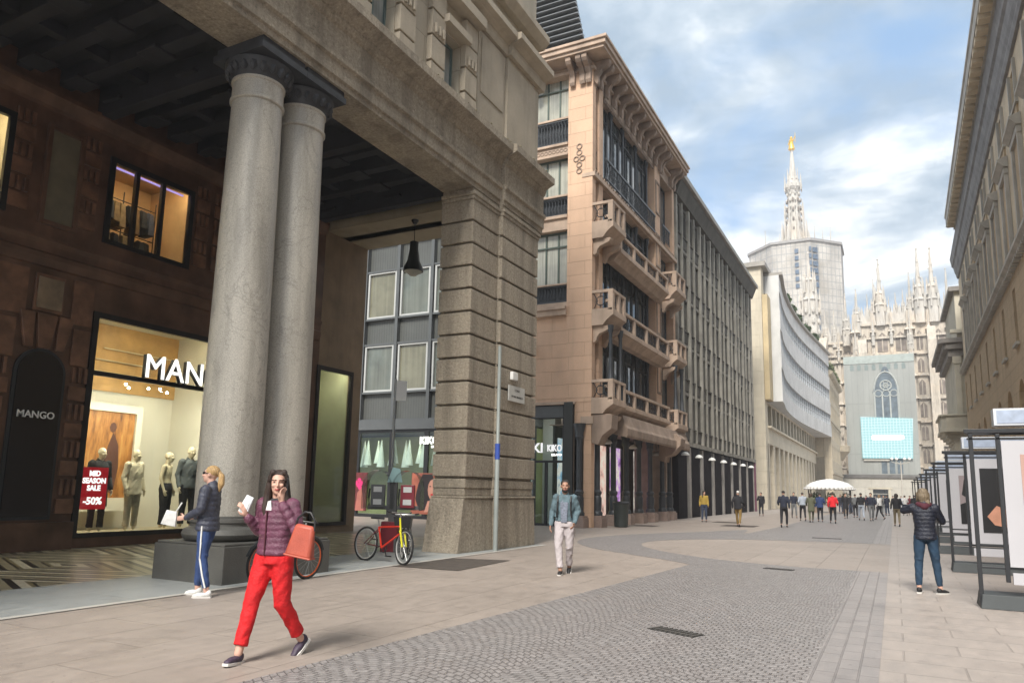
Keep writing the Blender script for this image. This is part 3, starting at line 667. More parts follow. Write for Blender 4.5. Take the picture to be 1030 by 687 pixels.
# end face windows
for (z0, z1, r0, r1) in ((18.95, 21.2, 17.65, 18.85), (15.1, 17.0, 14.1, 15.0), (10.85, 13.4, 9.98, 10.8)):
    f = MB(TE).wall(-14.6, -12.74, z0, z1, -.4, -.3, [(-14.5, -13.95, z0+.1, z1-.1), (-13.87, -13.32, z0+.1, z1-.1), (-13.24, -12.84, z0+.1, z1-.1)]); 
    if z1-z0 > 2: f.box(-14.6, -12.74, -.3, -.27, z1-.75, z1-.68)
    fo = f.build('window', M('green bronze frame', (.06, .085, .07), .5, .2), TB)
    MB(TE).box(-14.55, -12.76, -.36, -.34, z0+.05, z1-.05).build('pane', m_gcu, fo)
    rl = MB(TE); rl.box(-14.6, -12.74, -.12, -.04, r1-.08, r1); rl.box(-14.6, -12.74, -.12, -.04, r0, r0+.08)
    for i in range(12):
        u = -14.5+i*.155; rl.tube([(u, -.08, r0+.05), (u+.08, -.08, (r0+r1)/2), (u, -.08, r1-.05)], .022, 5); rl.tube([(u+.1, -.08, r0+.05), (u+.02, -.08, (r0+r1)/2), (u+.1, -.08, r1-.05)], .022, 5)
    rl.box(-14.6, -12.74, -.3, -.26, r0, r1); rl.build('iron_railing', m_iron, TB)
b = MB(TE)
b.box(-14.62, -12.72, -.3, 0, 17.0, 17.62); b.box(-14.62, -12.72, 0, .1, 17.5, 17.62); b.box(-14.62, -12.72, 0, .08, 17.0, 17.08)
b.box(-14.62, -12.72, -.3, -.02, 13.4, 14.08); b.box(-14.62, -12.72, -.02, .08, 13.95, 14.1); b.box(-14.62, -12.72, -.3, .1, 9.36, 9.62); b.box(-14.62, -12.72, -.3, .18, 9.62, 9.76); b.box(-14.62, -12.72, -.3, 0, 9.76, 9.97)
b.box(-14.62, -12.72, -.3, 0, 18.85, 18.95); b.box(-14.62, -12.72, -.3, .03, 15.0, 15.1); b.box(-14.62, -12.72, -.3, .03, 10.78, 10.86); b.box(-14.62, -12.25, -.15, .08, 5.3, 5.42)
build_each(b, 'ledge', m_terp, TB, bevel=.01)
b = MB(TE)                                           # scroll relief
for (uc, zc) in [(-12.15+.0, 17.0), (-12.15, 16.4), (-12.0, 16.7), (-12.3, 16.7), (-12.15, 17.3), (-12.15, 16.1)]: b.ring((uc, .01, zc), (0, 1, 0), .12, .035, 14, 5)
for i in range(9): b.ring((-14.45+i*.2, .0, 17.28), (0, 1, 0), .08, .025, 12, 5)
b.build('relief', m_terd, TB, smooth=True)
# end shop front
b = MB(TE).wall(-14.62, -12.78, 0, 5.3, -.25, -.1, [(-14.5, -13.75, .1, 2.75), (-13.65, -12.9, .1, 2.75), (-14.5, -12.9, 2.85, 4.7)]); b.build('shopfront', m_dark, TB)
MB(TE).box(-14.6, -12.8, -.2, -.18, .1, 4.75).build('pane', m_pane, TB)
MB(TE).box(-14.6, -12.3, -1.8, -1.7, 0, 5).build('shop_room', M('pale shop wall', (.5, .5, .46), .8, .1), TB); MB(TE).box(-14.4, -12.8, -.6, -.4, 4.86, 4.9).build('ceiling_lamp', EMIT('cool lamp', (1, .98, .9), 10), TB)
si = MB(TE).box(-14.6, -12.85, -.1, -.05, 4.75, 5.25).build('fascia', m_steel, TB)
text('KI', .6, EMIT('dim lit letters', (1, 1, 1), .35), si, TE, -14.35, -.05, 3.2, .03, .01); text('KIKO', .42, MATS['dim lit letters'], si, TE, -13.62, -.05, 3.25, .03, .006, sx=.72); text('MILANO', .13, m_white, si, TE, -13.4, -.05, 3.05, .02, .003)
MB(TE).box(-12.76, -12.34, -.1, .1, 0, 5.4).build('dark_post', M('dark grey pillar paint', (.035, .037, .035), .6, .2), TB, bevel=.01)
# street side: dark glazed bays between iron mullions
muls = [30.97, 32.65, 34.45, 36.6, 38.6, 39.53]
lev = [(6.0, 8.75), (9.6, 12.6), (13.6, 15.7), (16.6, 20.4)]
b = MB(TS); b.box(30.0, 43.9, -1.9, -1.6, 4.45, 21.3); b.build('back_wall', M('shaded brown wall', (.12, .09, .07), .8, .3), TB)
for z0, z1 in lev:
    for a, c in zip(muls, muls[1:]):
        f = MB(TS).wall(a+.02, c-.02, z0-.4, z1, -.52, -.42, [(a+.1, (a+c)/2-.03, z0-.3, z1-.8), ((a+c)/2+.03, c-.1, z0-.3, z1-.8), (a+.1, (a+c)/2-.03, z1-.74, z1-.1), ((a+c)/2+.03, c-.1, z1-.74, z1-.1)]).build('bay_window', m_iron, TB)
        MB(TS).box(a+.05, c-.05, -.5, -.48, z0-.35, z1-.05).build('pane', m_gbay, f)
    for a, c in ((29.95, 30.44), (40.62, 42.05), (42.05, 43.48)):
        f = MB(TS).wall(a, c, z0-.4, z1, -.6, -.5, [(a+.08, c-.08, z0-.3, z1-.1)]).build('side_window', m_iron, TB); MB(TS).box(a+.04, c-.04, -.57, -.55, z0-.35, z1-.05).build('pane', m_gbay, f)
    for u in muls[1:-1]:
        q = MB(); q.lathe(-11.72, u, [(.11, z0-.4), (.11, z0-.2), (.075, z0-.1), (.07, z1-.5), (.11, z1-.35), (.14, z1-.05)], 10); q.build('iron_mullion', m_iron, TB, smooth=True)
b = MB(TS)
for z0, z1 in ((4.42, 5.6), (8.78, 9.25), (12.62, 13.2), (15.7, 16.25), (20.4, 21.4)): b.box(30.96, 39.54, -.7, -.05, z0, z1); b.box(40.61, 43.49, -.7, -.05, z0, z1); b.box(29.98, 30.44, -.7, -.05, z0, z1)
b.box(29.57, 43.97, -.5, .12, 15.75, 15.95); b.box(29.57, 43.97, -.5, .08, 4.424, 4.75)
b.build('spandrel', m_terp, TB, bevel=.01)
b = MB(TS)
for i in range(46): b.ring((30.0+i*.3, .0, 16.1), (0, 1, 0), .1, .03, 10, 4)
b.build('frieze_relief', m_terd, TB)
def ironpanel(b, a, c, d, z0, z1, horiz=True):
    """scrolled iron filling between a and c at depth d (or running in depth when horiz is False)"""
    n = max(1, int((c-a)/.38)); w = (c-a)/n
    for i in range(n):
        u = a + (i+.5)*w; zc = (z0+z1)/2
        P3 = (lambda x, z: (x, d, z)) if horiz else (lambda x, z: (d, x, z))
        b.ring(P3(u, zc), (0, 1, 0) if horiz else (1, 0, 0), min(w, z1-z0)*.3, .022, 12, 4)
        b.tube([P3(u-w*.48, z0), P3(u-w*.2, zc), P3(u-w*.48, z1)], .02, 4); b.tube([P3(u+w*.48, z0), P3(u+w*.2, zc), P3(u+w*.48, z1)], .02, 4)
        b.tube([P3(u, z0), P3(u, zc-.15)], .018, 4); b.tube([P3(u, zc+.15), P3(u, z1)], .018, 4)
def balcony(a, c, dep, zs0, zs1, zr, posts, label=None):
    s_ = MB(TS); s_.prof([(0, zs0), (dep*.55, zs0), (dep*.75, zs0+(zs1-zs0)*.35), (dep*.98, zs0+(zs1-zs0)*.6), (dep+.06, zs0+(zs1-zs0)*.65), (dep+.06, zs1), (0, zs1)], a, c)
    bo = s_.build('balcony', m_terp, TB, bevel=.01)
    r = MB(TS); r.box(a+.02, c-.02, dep-.16, dep+.04, zr-.13, zr); r.box(a+.02, c-.02, dep-.13, dep+.0, zs1, zs1+.1)
    for e in (a+.02, c-.16): r.box(e, e+.14, 0, dep-.16, zr-.13, zr); r.box(e, e+.14, 0, dep-.14, zs1, zs1+.1)
    r.build('rail', m_terp, bo, bevel=.008)
    for u in posts: MB(TS).box(u-.13, u+.13, dep-.2, dep+.03, zs1+.002, zr-.131).build('post', m_terp, bo, bevel=.01)
    ir = MB(TS); ps = sorted(posts)
    for p, q in zip(ps, ps[1:]): ironpanel(ir, p+.13, q-.13, dep-.08, zs1+.1, zr-.13)
    ironpanel(ir, .05, dep-.2, a+.09, zs1+.1, zr-.13, False); ironpanel(ir, .05, dep-.2, c-.09, zs1+.1, zr-.13, False)
    ir.build('ironwork', m_iron, bo); return bo
def scroll(a, dep, z1, h, w=.26, name='bracket'):
    b = MB(TS); pts = [(0, z1-h), (.05, z1-h-.04), (.16, z1-h+.05), (.2, z1-h*.7), (.32, z1-h*.5), (dep*.6, z1-h*.38), (dep*.85, z1-h*.25), (dep*.92, z1-.06), (dep*.92, z1), (0, z1)]
    b.prof(pts, a, a+w); b.build(name, m_terp, TB, bevel=.015)
for zs0, zs1, zr in ((4.85, 5.45, 6.35), (8.75, 9.4, 10.35), (12.75, 13.45, 14.45)):
    balcony(29.55, 31.35, .95, zs0, zs1, zr, (29.7, 30.5, 31.2)); scroll(29.7, .9, zs0, .7 if zs0 > 5 else 1.0); scroll(30.9, .9, zs0, .7)
    balcony(40.7, 42.9, .85, zs0-.1, zs1-.1, zr-.15, (40.85, 41.75, 42.75)); scroll(40.8, .8, zs0-.1, .7); scroll(42.5, .8, zs0-.1, .7)
for zs0, zs1, zr in ((5.0, 5.4, 6.2), (8.45, 8.95, 9.85), (12.2, 12.75, 13.5)):
    balcony(31.36, 39.6, .7, zs0, zs1, zr, (31.5, 33.5, 35.5, 37.5, 39.45))
b = MB(TS); b.box(31.3, 39.5, -.02, .06, 17.25, 17.36); b.box(31.3, 39.5, -.02, .04, 16.3, 16.38); ironpanel(b, 31.3, 39.5, .02, 16.38, 17.25); b.box(41, 42.6, -.02, .06, 17.25, 17.36); ironpanel(b, 41, 42.6, .02, 16.38, 17.25); ironpanel(b, 29.95, 30.35, -.1, 16.38, 17.25)
b.build('upper_railing', m_iron, TB)
# free iron columns on the corner balconies
for (y, d) in ((29.8, .8), (31.1, .8), (40.95, .7), (42.35, .7)):
    for z0, z1 in ((6.3, 8.75),):
        q = MB(); q.lathe(-11.5+d, y, [(.15, 5.4), (.15, 6.3), (.11, 6.4), (.1, 6.9), (.085, 7.0), (.08, z1-.35), (.12, z1-.25), (.15, z1)], 12); q.build('iron_column', m_iron, TB, smooth=True)
# dentil rows, recessed panels and thin posts that break up the street front
b = MB(TS)
for zz_ in (20.1, 9.3+3.35, 5.75):
    for i in range(42):
        u = 30.99+i*.2
        if u < 39.4: b.box(u, u+.1, -.05, .04, zz_, zz_+.12)
b.build('dentil_row', m_terd, TB)
for zz_ in (7.0, 10.4, 14.4, 17.6):
    b = MB(TS).wall(39.65, 40.5, zz_, zz_+2.0, 0, .05, [(39.78, 40.37, zz_+.13, zz_+1.87)]); b.build('panel_mould', m_terd, TB, bevel=.008)
for (a, c) in ((31.02, 32.6), (32.7, 34.4), (34.5, 36.55), (36.65, 38.55)):
    for z0, z1 in lev:
        q = MB(TS); q.box(a+.1, c-.1, -.4, -.36, z0+.02, z0+.07); q.box(a+.1, c-.1, -.4, -.36, z1-.75, z1-.7)
        for e in range(5): q.box(a+.12+(c-a-.3)*e/4, a+.16+(c-a-.3)*e/4, -.4, -.37, z0-.35, z0+.04)
        q.build('window_guard', m_iron, TB)
# sloped hood under first long balcony
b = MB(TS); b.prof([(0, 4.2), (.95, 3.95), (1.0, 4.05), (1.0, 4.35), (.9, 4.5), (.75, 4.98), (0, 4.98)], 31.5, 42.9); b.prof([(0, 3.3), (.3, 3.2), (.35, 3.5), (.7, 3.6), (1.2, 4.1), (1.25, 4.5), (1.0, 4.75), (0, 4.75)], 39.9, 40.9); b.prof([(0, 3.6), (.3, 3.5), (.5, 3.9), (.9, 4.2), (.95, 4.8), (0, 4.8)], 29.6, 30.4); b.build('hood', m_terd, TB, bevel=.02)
# arcade: iron columns on stone pedestals, glowing display prints behind
for (x, y) in ((-11.95, 29.35), (-11.55, 30.45), (-11.5, 32.4), (-11.5, 34.2), (-11.5, 36.25), (-11.5, 38.2), (-11.5, 40.5), (-11.5, 42.0)):
    q = MB(); q.lathe(x, y, [(.24, .5), (.24, .62), (.18, .7), (.2, .95), (.2, 1.25), (.15, 1.35), (.2, 1.45), (.2, 1.52), (.13, 1.6), (.125, 3.3), (.13, 3.7), (.2, 3.85), (.17, 3.95), (.26, 4.3), (.28, 4.42)], 16)
    o_ = q.build('iron_column', m_iron, TB, smooth=True)
    q = MB(); q.slab([(x-.34, y-.34), (x+.34, y-.34), (x+.34, y+.34), (x-.34, y+.34)], 0, .42); q.slab([(x-.29, y-.29), (x+.29, y-.29), (x+.29, y+.29), (x-.29, y+.29)], .42, .5); q.build('pedestal', M('pinkish pedestal granite', (.27, .2, .17), .7, .25, 3, .006, 40, speck=.4), TB, bevel=.015)
b = MB(TS)
for y0, y1 in ((29.62, 30.1), (39.2, 39.9), (42.5, 43.9)): b.box(y0, y1, -1.2, -.35, 0, 4.4)
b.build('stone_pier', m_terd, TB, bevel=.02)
b = MB(TS).wall(30, 44, 0, 4.4, -2.0, -1.9, [(y, y+1.9, .3, 3.9) for y in (30.3, 32.6, 34.9, 37.2, 41.2)]); sf2 = b.build('shopfront', m_dark, TB)
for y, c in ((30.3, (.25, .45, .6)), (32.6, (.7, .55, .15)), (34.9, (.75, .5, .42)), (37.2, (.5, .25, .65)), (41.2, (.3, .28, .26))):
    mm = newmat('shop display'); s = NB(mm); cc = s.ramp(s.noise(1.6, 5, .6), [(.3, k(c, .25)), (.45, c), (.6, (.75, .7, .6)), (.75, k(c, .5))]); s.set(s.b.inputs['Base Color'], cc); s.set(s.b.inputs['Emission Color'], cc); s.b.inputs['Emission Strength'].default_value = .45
    MB(TS).box(y, y+1.9, -1.99, -1.97, .3, 3.9).build('glowing_display', mm, sf2)  # prints glow by their own emission so they show in the dark arcade
MB(TS).box(29.6, 44, -2, .0, 4.4, 4.42).build('arcade_ceiling', m_terd, TB)
# big bracketed cornice
b = MB(); z = 21.4
for (o1, za, zb) in ((.12, 21.0, 21.15), (.84, 21.45, 21.6), (.94, 21.6, 21.82), (1.02, 21.82, 21.96), (.86, 21.96, 22.03)):
    b.slab([(-15.2, 29.6-o1), (-11.5+o1, 29.6-o1), (-11.5+o1, 43.98), (-15.2, 43.98)], za, zb)
b.slab([(-15.2, 29.7), (-11.6, 29.7), (-11.6, 43.9), (-15.2, 43.9)], 21.05, 21.5)
b.build('cornice', m_terp, TB, bevel=.015)
def crn(b, fr, a):
    b.prof([(.05, 20.4), (.15, 20.3), (.22, 20.45), (.2, 20.75), (.36, 21.0), (.66, 21.12), (.76, 21.25), (.76, 21.44), (.0, 21.44), (.0, 20.5)], a, a+.26)
for a in [29.75, 30.25] + [31.15+i*1.02 for i in range(9)] + [40.2, 40.6, 42.7, 43.3]:
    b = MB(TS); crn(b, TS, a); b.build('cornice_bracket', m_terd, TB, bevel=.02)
for a in (-12.6, -12.1, -11.8, -14.4): b = MB(TE); crn(b, TE, a); b.build('cornice_bracket', m_terd, TB, bevel=.02)
b = MB(); b.slab([(-26, 30.1), (-12.1, 30.1), (-12.1, 43.9), (-26, 43.9)], 21.3, 21.95); b.build('roof', m_terd, TB)
b = MB(); b.slab([(-26, 43.6), (-14, 43.6), (-14, 44), (-26, 44)], 0, 21.3); b.build('party_wall', m_terd, TB)
LV = thing('louvred_screen', 'dark louvred screen hiding roof plant on the terracotta building', 'screen', (-13.5, 31, 22.6))
LF = FY(30.6)
for i in range(17):
    z = 22.1+i*.33; ri = -12.15-.075*i; b = MB(LF); b.wedge(-16.5, ri, -.3-.02*i, -.05-.02*i, z, z+.17, -16.5, ri-.02, -.42-.02*i, -.2-.02*i); b.build('slat', M('grey louvre', (.13, .14, .15), .5, .1), LV)
b = MB(LF); b.quad((-16.5, -.6, 22.0), (-12.25, -.6, 22.0), (-13.5, -.95, 28.0), (-16.5, -.95, 28.0)); b.quad((-12.25, -.6, 22.0), (-13.6, -6, 22.0), (-14.9, -6, 28.0), (-13.5, -.95, 28.0))
b.build('backing', M('dark screen backing', (.03, .033, .036), .7, .2), LV)

# ------------------------------------------------------------------ dark stone office block
DB = thing('dark_stone_building', 'long dark grey office block with slim vertical fins, after the terracotta one', 'building', (-13, 58, 0))
m_dst = M('dark brown grey stone', (.10, .093, .08), .8, .25, 1.0, .006, 20, stain=.4, speck=.2, spec=.2)
m_fin = M('grey stone fin', (.30, .285, .25), .85, .25, 1.2, stain=.35, spec=.2)
m_gdb = DGLASS('grey office glass', (.05, .055, .055), .1, .8, (.30, .29, .25), 6)
m_roof = M('pale roof edge', (.3, .28, .25), .7, .15)
y0, y1 = 44.0, 72.2; DS = TS
MB(DS).box(y0, y1, -9, -.3, 4.6, 20.9).build('wall', m_dst, DB)
bays = [y0+.25+i*(y1-y0-.4)/17 for i in range(18)]
fl = [4.75, 7.9, 11.05, 14.2, 17.35, 20.4]
for i, (a, c) in enumerate(zip(bays, bays[1:])):
    for z0, z1 in zip(fl, fl[1:]):
        if True:
            f = MB(DS).wall(a+.1, c-.1, z0+.05, z1-.05, -.29, -.14, [(a+.24, (a+c)/2-.03, z0+.95, z1-.22), ((a+c)/2+.03, c-.24, z0+.95, z1-.22)]); f.box(a+.28, c-.28, -.15, -.08, z0+.15, z0+.78); f.box(a+.2, c-.2, -.15, -.02, z0+.85, z0+.93)
            fo = f.build('window', m_dst, DB)
            MB(DS).box(a+.2, c-.2, -.24, -.22, z0+.9, z1-.18).build('pane', m_gdb, fo)
for i, a in enumerate(bays):
    w = .1 if i % 2 else .16; MB(DS).box(a-w, a+w, -.3, .0 if i % 2 else .06, 4.75, 20.45).build('fin', m_fin, DB, bevel=.01)
b = MB(DS)
for z in fl[:-1]: b.box(y0, y1, -.5, -.1, z-.12, z+.06)
b.box(y0, y1, -.5, .05, 4.5, 4.75); b.build('band', m_fin, DB)
b = MB(DS); b.prof([(-2, 21.4), (.6, 21.45), (.62, 21.47), (.62, 21.78), (-2, 21.95)], y0, y1+.5); b.build('roof', m_roof, DB)
MB(DS).prof([(-.5, 20.42), (.1, 20.5), (.45, 21.39), (-.5, 21.39)], y0+.05, y1+.4).build('soffit', m_dst, DB)
b = MB(DS); b.box(y0, y1, -3.4, -3.2, 0, 4.6); b.box(y0, y0+.3, -3.3, -.4, 0, 4.6); b.box(y0, y1, -3.2, -.0, 4.44, 4.5); b.build('arcade_back', M('black polished panels', (.012, .011, .013), .8, .3, spec=.1), DB)
for i in range(9):
    a = y0+.1+i*3.48; MB(DS).box(a, a+2.1, -1.3, -.02, 0, 4.43).build('dark_panel', M('dark plum panel', (.014, .011, .015), .85, .3, spec=.1), DB, bevel=.01) if i < 8 else None
    MB(DS).box(a+3.0, a+3.42, -1.2, -.06, 0, 4.43).build('stone_post', M('pale grey post', (.33, .31, .29), .6, .2), DB, bevel=.01) if i < 8 else None
MB(DS).box(71.6, 72.2, -.6, .02, 0, 4.5).build('magenta_panel', M('dull magenta panel', (.16, .03, .07), .5, .2), DB)
b = MB(); 
for i in range(3): b.slab([(-14-.4*i, 50+6*i), (-12.6, 50+6*i), (-12.6, 53+6*i), (-14-.4*i, 53+6*i)], 21.9, 22.8)
b.build('roof_box', m_roof, DB)
# hanging lamps in the arcades: round white shades
LX = lambda y: -11.75 if y < 43 else -11.28
for n_, (y, z) in enumerate(((32.24, 3.75), (36.24, 3.75), (40.2, 3.6), (44.85, 3.85), (48.5, 3.85), (52.36, 3.85), (56.32, 3.85), (60.22, 3.85), (64.31, 3.9), (68.33, 3.9))):
    nm = ['first', 'second', 'third', 'fourth', 'fifth', 'sixth', 'seventh', 'eighth', 'ninth', 'tenth and last'][n_]
    t = thing('hanging_lamp', '%s white dome lamp in the arcade row, counted from the terracotta corner' % nm, 'lamp', (-11.75, y, z), 'dome lamps hanging in the arcades')
    MB().lathe(LX(y), y, [(.26, z-.02), (.25, z+.05), (.16, z+.15), (.05, z+.19), (.05, z+.2)], 16).build('lamp_shade', M('white enamel', (.75, .75, .72), .4, .05), t, smooth=True)
    MB().lathe(LX(y), y, [(.02, z+.2), (.02, 4.42 if y < 43 else 4.52)], 6).build('rod', m_iron, t)
# ------------------------------------------------------------------ cream building with the bowed office front
CB = thing('cream_building', 'cream stone building with tall arcade below and bowed white floors above', 'building', (-13, 100, 0))
m_crs = BLOCK('cream limestone', (.56, .50, .39), 2.2, 1.3, .012, var=.09, stain=.25, speck=.1, dark=.75)
m_wht = M('off white render', (.56, .56, .55), .7, .12, .5, stain=.2)
m_gof = DGLASS('blue office glass', (.10, .13, .16), .08, .5, (.4, .42, .42), 2)
CS = FX(-11.5)
b = MB(); b.slab([(-24, 79), (-11.5, 79), (-11.5, 80.6), (-24, 80.6)], 0, 25.6); b.build('end_wall', m_crs, CB)
b = MB(); b.slab([(-24.3, 78.6), (-11.0, 78.6), (-11.0, 83), (-24.3, 83)], 25.6, 26.1); b.build('roof_edge', m_roof, CB)
MB().slab([(-11.48, 79.2), (-10.95, 79.2), (-10.95, 81.4), (-11.48, 81.4)], 11.36, 22.6).build('return_wall', M('yellowish render', (.50, .40, .24), .8, .3, .3, stain=.2), CB)
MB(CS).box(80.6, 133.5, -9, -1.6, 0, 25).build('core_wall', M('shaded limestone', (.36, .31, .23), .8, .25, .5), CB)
b = MB(CS)
for i in range(13):
    y = 80.2+i*4.1; b.box(y, y+1.3, -1.2, 0, 0, 6.85)
    o_ = b.build('arcade_pier', m_crs, CB, bevel=.02) ; b = MB(CS)
b.bm.free()
MB(CS).box(80.65, 133.9, -1.6, .02, 6.85, 8.55).build('spandrel_band', m_crs, CB)
b = MB(CS).wall(80.66, 133.8, 8.55, 11.3, -.8, -.05, [(81+i*3.28+.25, 81+i*3.28+2.9, 8.85, 11.1) for i in range(16)]); b.box(80.62, 133.95, -.06, .35, 8.5, 8.72); b.build('loggia_wall', m_crs, CB)
for i in range(16):
    a = 81+i*3.28; f = MB(CS).wall(a+.25, a+2.9, 8.85, 11.1, -.5, -.4, [(a+.33, a+1.5, 8.95, 11.0), (a+1.6, a+2.82, 8.95, 11.0)]).build('loggia_window', m_dark, CB); MB(CS).box(a+.3, a+2.85, -.47, -.44, 8.9, 11.05).build('pane', m_gof, f)
path = [(81.5, -10.0), (84, -10.15), (88, -10.5), (93, -10.75), (99, -10.82), (106, -10.7), (113, -10.35), (120, -9.85), (127, -9.3), (133.85, -8.86)]
def dense(P, n=4):
    o = []
    for i in range(len(P)-1):
        p0, p1, p2, p3 = P[max(i-1, 0)], P[i], P[i+1], P[min(i+2, len(P)-1)]
        for j in range(n):
            t = j/n; o.append(tuple(.5*((2*p1[q]) + (-p0[q]+p2[q])*t + (2*p0[q]-5*p1[q]+4*p2[q]-p3[q])*t*t + (-p0[q]+3*p1[q]-3*p2[q]+p3[q])*t**3) for q in (0, 1)))
    return o + [P[-1]]
dp = dense(path)
def ribbon(z0, z1, off, back, mat, name, tl=0):
    b = MB(); b.slab([(x+off, y) for y, x in dp] + [(-13, 133.85), (-13, 81.5)], z0, z1) if back else b.slab([(x+off, y) for y, x in dp] + [(x+off-.3, y) for y, x in reversed(dp)], z0, z1)
    return b.build(name, mat, CB)
ribbon(11.3, 13.2, 0, True, m_wht, 'bowed_band'); ribbon(15.0, 17.2, 0, True, m_wht, 'bowed_band'); ribbon(19.2, 21.4, 0, True, m_wht, 'bowed_band'); ribbon(23.3, 25.2, 0, True, m_wht, 'bowed_band'); ribbon(25.2, 25.5, .35, True, m_roof, 'bowed_eave')
for z0, z1 in ((13.2, 15.0), (17.2, 19.2), (21.4, 23.3)):
    for i in range(1, len(dp)-1):
        (ya, xa), (yb, xb) = dp[i-1], dp[i]
        if i % 2 == 0: continue
        (yb, xb) = dp[min(i+1, len(dp)-1)]
        f = MB(); f.slab([(xa-.28, ya), (xb-.28, yb), (xb-.36, yb), (xa-.36, ya)], z0, z1); fo = f.build('bowed_window', m_gof, CB)
        f = MB()
        for t in (0.02, .5, .98):
            x, y = xa+(xb-xa)*t, ya+(yb-ya)*t; f.slab([(x-.3, y-.06), (x-.12, y-.06), (x-.12, y+.06), (x-.3, y+.06)], z0, z1)
        f.slab([(xa-.27, ya), (xb-.27, yb), (xb-.2, yb), (xa-.2, ya)], z0+.9, z0+1.0); f.build('frame', M('white window bars', (.5, .52, .54), .5, .1), fo)
b = MB(); b.slab([(-11.45, 81.44), (-10.03, 81.44), (-10.03, 81.49), (-11.45, 81.49)], 11.35, 25.15); b.build('bow_end', m_wht, CB)

FB = thing('beige_building', 'beige building with rounded stone balcony, last in its row before the cathedral', 'building', (-11, 150, 0))
BS = FX(-9.0)
m_bg = BLOCK('beige limestone', (.50, .43, .32), 1.8, 1.0, .012, var=.1, stain=.3)
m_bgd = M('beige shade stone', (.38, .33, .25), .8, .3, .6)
hl = [(136+i*2.6, 137.3+i*2.6, z, z+2.4) for i in range(9) for z in (7.6, 11.2, 14.8, 18.4)] + [(136+i*2.6, 137.5+i*2.6, .1, 4.6) for i in range(9)]
MB(BS).wall(134.2, 160, 0, 22.3, -1.2, 0, hl).build('wall', m_bg, FB)
for h_ in hl:
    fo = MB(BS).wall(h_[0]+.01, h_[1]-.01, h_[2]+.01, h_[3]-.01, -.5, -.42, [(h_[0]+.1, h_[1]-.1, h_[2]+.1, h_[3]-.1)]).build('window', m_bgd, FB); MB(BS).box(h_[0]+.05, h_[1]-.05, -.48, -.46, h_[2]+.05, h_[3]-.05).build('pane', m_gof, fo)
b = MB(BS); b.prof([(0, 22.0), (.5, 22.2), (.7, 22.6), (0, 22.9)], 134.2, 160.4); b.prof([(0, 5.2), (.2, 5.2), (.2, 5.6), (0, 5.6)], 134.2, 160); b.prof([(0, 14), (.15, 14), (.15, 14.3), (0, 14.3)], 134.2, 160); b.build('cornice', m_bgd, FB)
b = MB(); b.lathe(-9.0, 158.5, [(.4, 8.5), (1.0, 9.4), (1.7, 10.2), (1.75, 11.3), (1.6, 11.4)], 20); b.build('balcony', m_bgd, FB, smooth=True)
b = MB(); b.slab([(-22, 159.95), (-10.25, 159.95), (-10.25, 160.35), (-22, 160.35)], 0, 22.3); b.build('side_wall', m_bg, FB)
MB().slab([(-22, 134.25), (-10.25, 134.25), (-10.25, 134.8), (-22, 134.8)], 8, 22.3).build('side_wall', m_bg, FB)
MB().slab([(-22, 134.2), (-9.1, 134.2), (-9.1, 160.4), (-22, 160.4)], 22.3, 22.6).build('roof', m_bgd, FB)
# ------------------------------------------------------------------ right side: long palazzo
S_ = .012618
def RB_fr(x0): return Fr((x0, 0, 0), (S_, 1, 0), (-1, S_, 0))
RB = thing('long_palazzo', 'long brown stone palazzo with deep eaves and arched ground floor behind the exhibition stands', 'building', (8, 40, 0))
m_brn = BLOCK('brown ashlar', (.50, .37, .23), 1.3, .56, .014, var=.1, stain=.3, dark=.45)
m_brs = M('tan dressed stone', (.62, .51, .36), .75, .18, .8, .008, 20, stain=.25)
m_gry = M('grey moulded stone', (.44, .41, .36), .7, .2, 1, .008, 20, stain=.35)
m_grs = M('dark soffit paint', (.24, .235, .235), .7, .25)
RF = RB_fr(4.5); pit = 4.1
ys = [36.75 + pit*i for i in range(-7, 8)]
hl = []
for y in ys:
    hl += [(y-.42, y+.42, 8.1, 10.45), (y-.75, y+.75, 11.75, 15.2), (y-.7, y+.7, 16.7, 18.35)]
hl = [h for h in hl if h[1] < 66]
MB(RF).wall(2, 66.6, 6.7, 11.15, -.6, 0, hl).build('rusticated_wall', m_brn, RB)
MB(RF).wall(2, 66.6, 11.15, 18.75, -.6, -.06, hl).build('upper_wall', m_brs, RB)
# arches
b = MB(RF)
for i, y in enumerate(ys):
    if y > 66: continue
    b.box(y-pit/2, y-1.0, -.6, .0, 0, 6.7); b.box(y+1.0, y+pit/2+.001, -.6, 0, 0, 6.7)
    n = 10; pts = [(y-1.0, 6.7), (y-1.0, 5.5)] + [(y-1.0*math.cos(math.pi*j/n), 5.5+1.07*math.sin(math.pi*j/n)) for j in range(1, n)] + [(y+1.0, 5.5), (y+1.0, 6.7)]
    for p, q in zip(pts[1:-1], pts[2:-1]): b.prism([p, q, (q[0], 6.7), (p[0], 6.7)], -.6, 0)
b.build('arcade_wall', m_brn, RB)
MB(RF).box(2, 66.5, -3.2, -3, 0, 6.6).build('arcade_back', m_gdk, RB)
b = MB(RF); b.prof([(0, 11.1), (.1, 11.1), (.28, 11.25), (.34, 11.3), (.34, 11.44), (-.05, 11.5)], 2, 66.7)
for i in range(150): b.box(4+i*.415, 4.16+i*.415, 0, .24, 10.98, 11.12)
b.build('string_course', m_gry, RB)
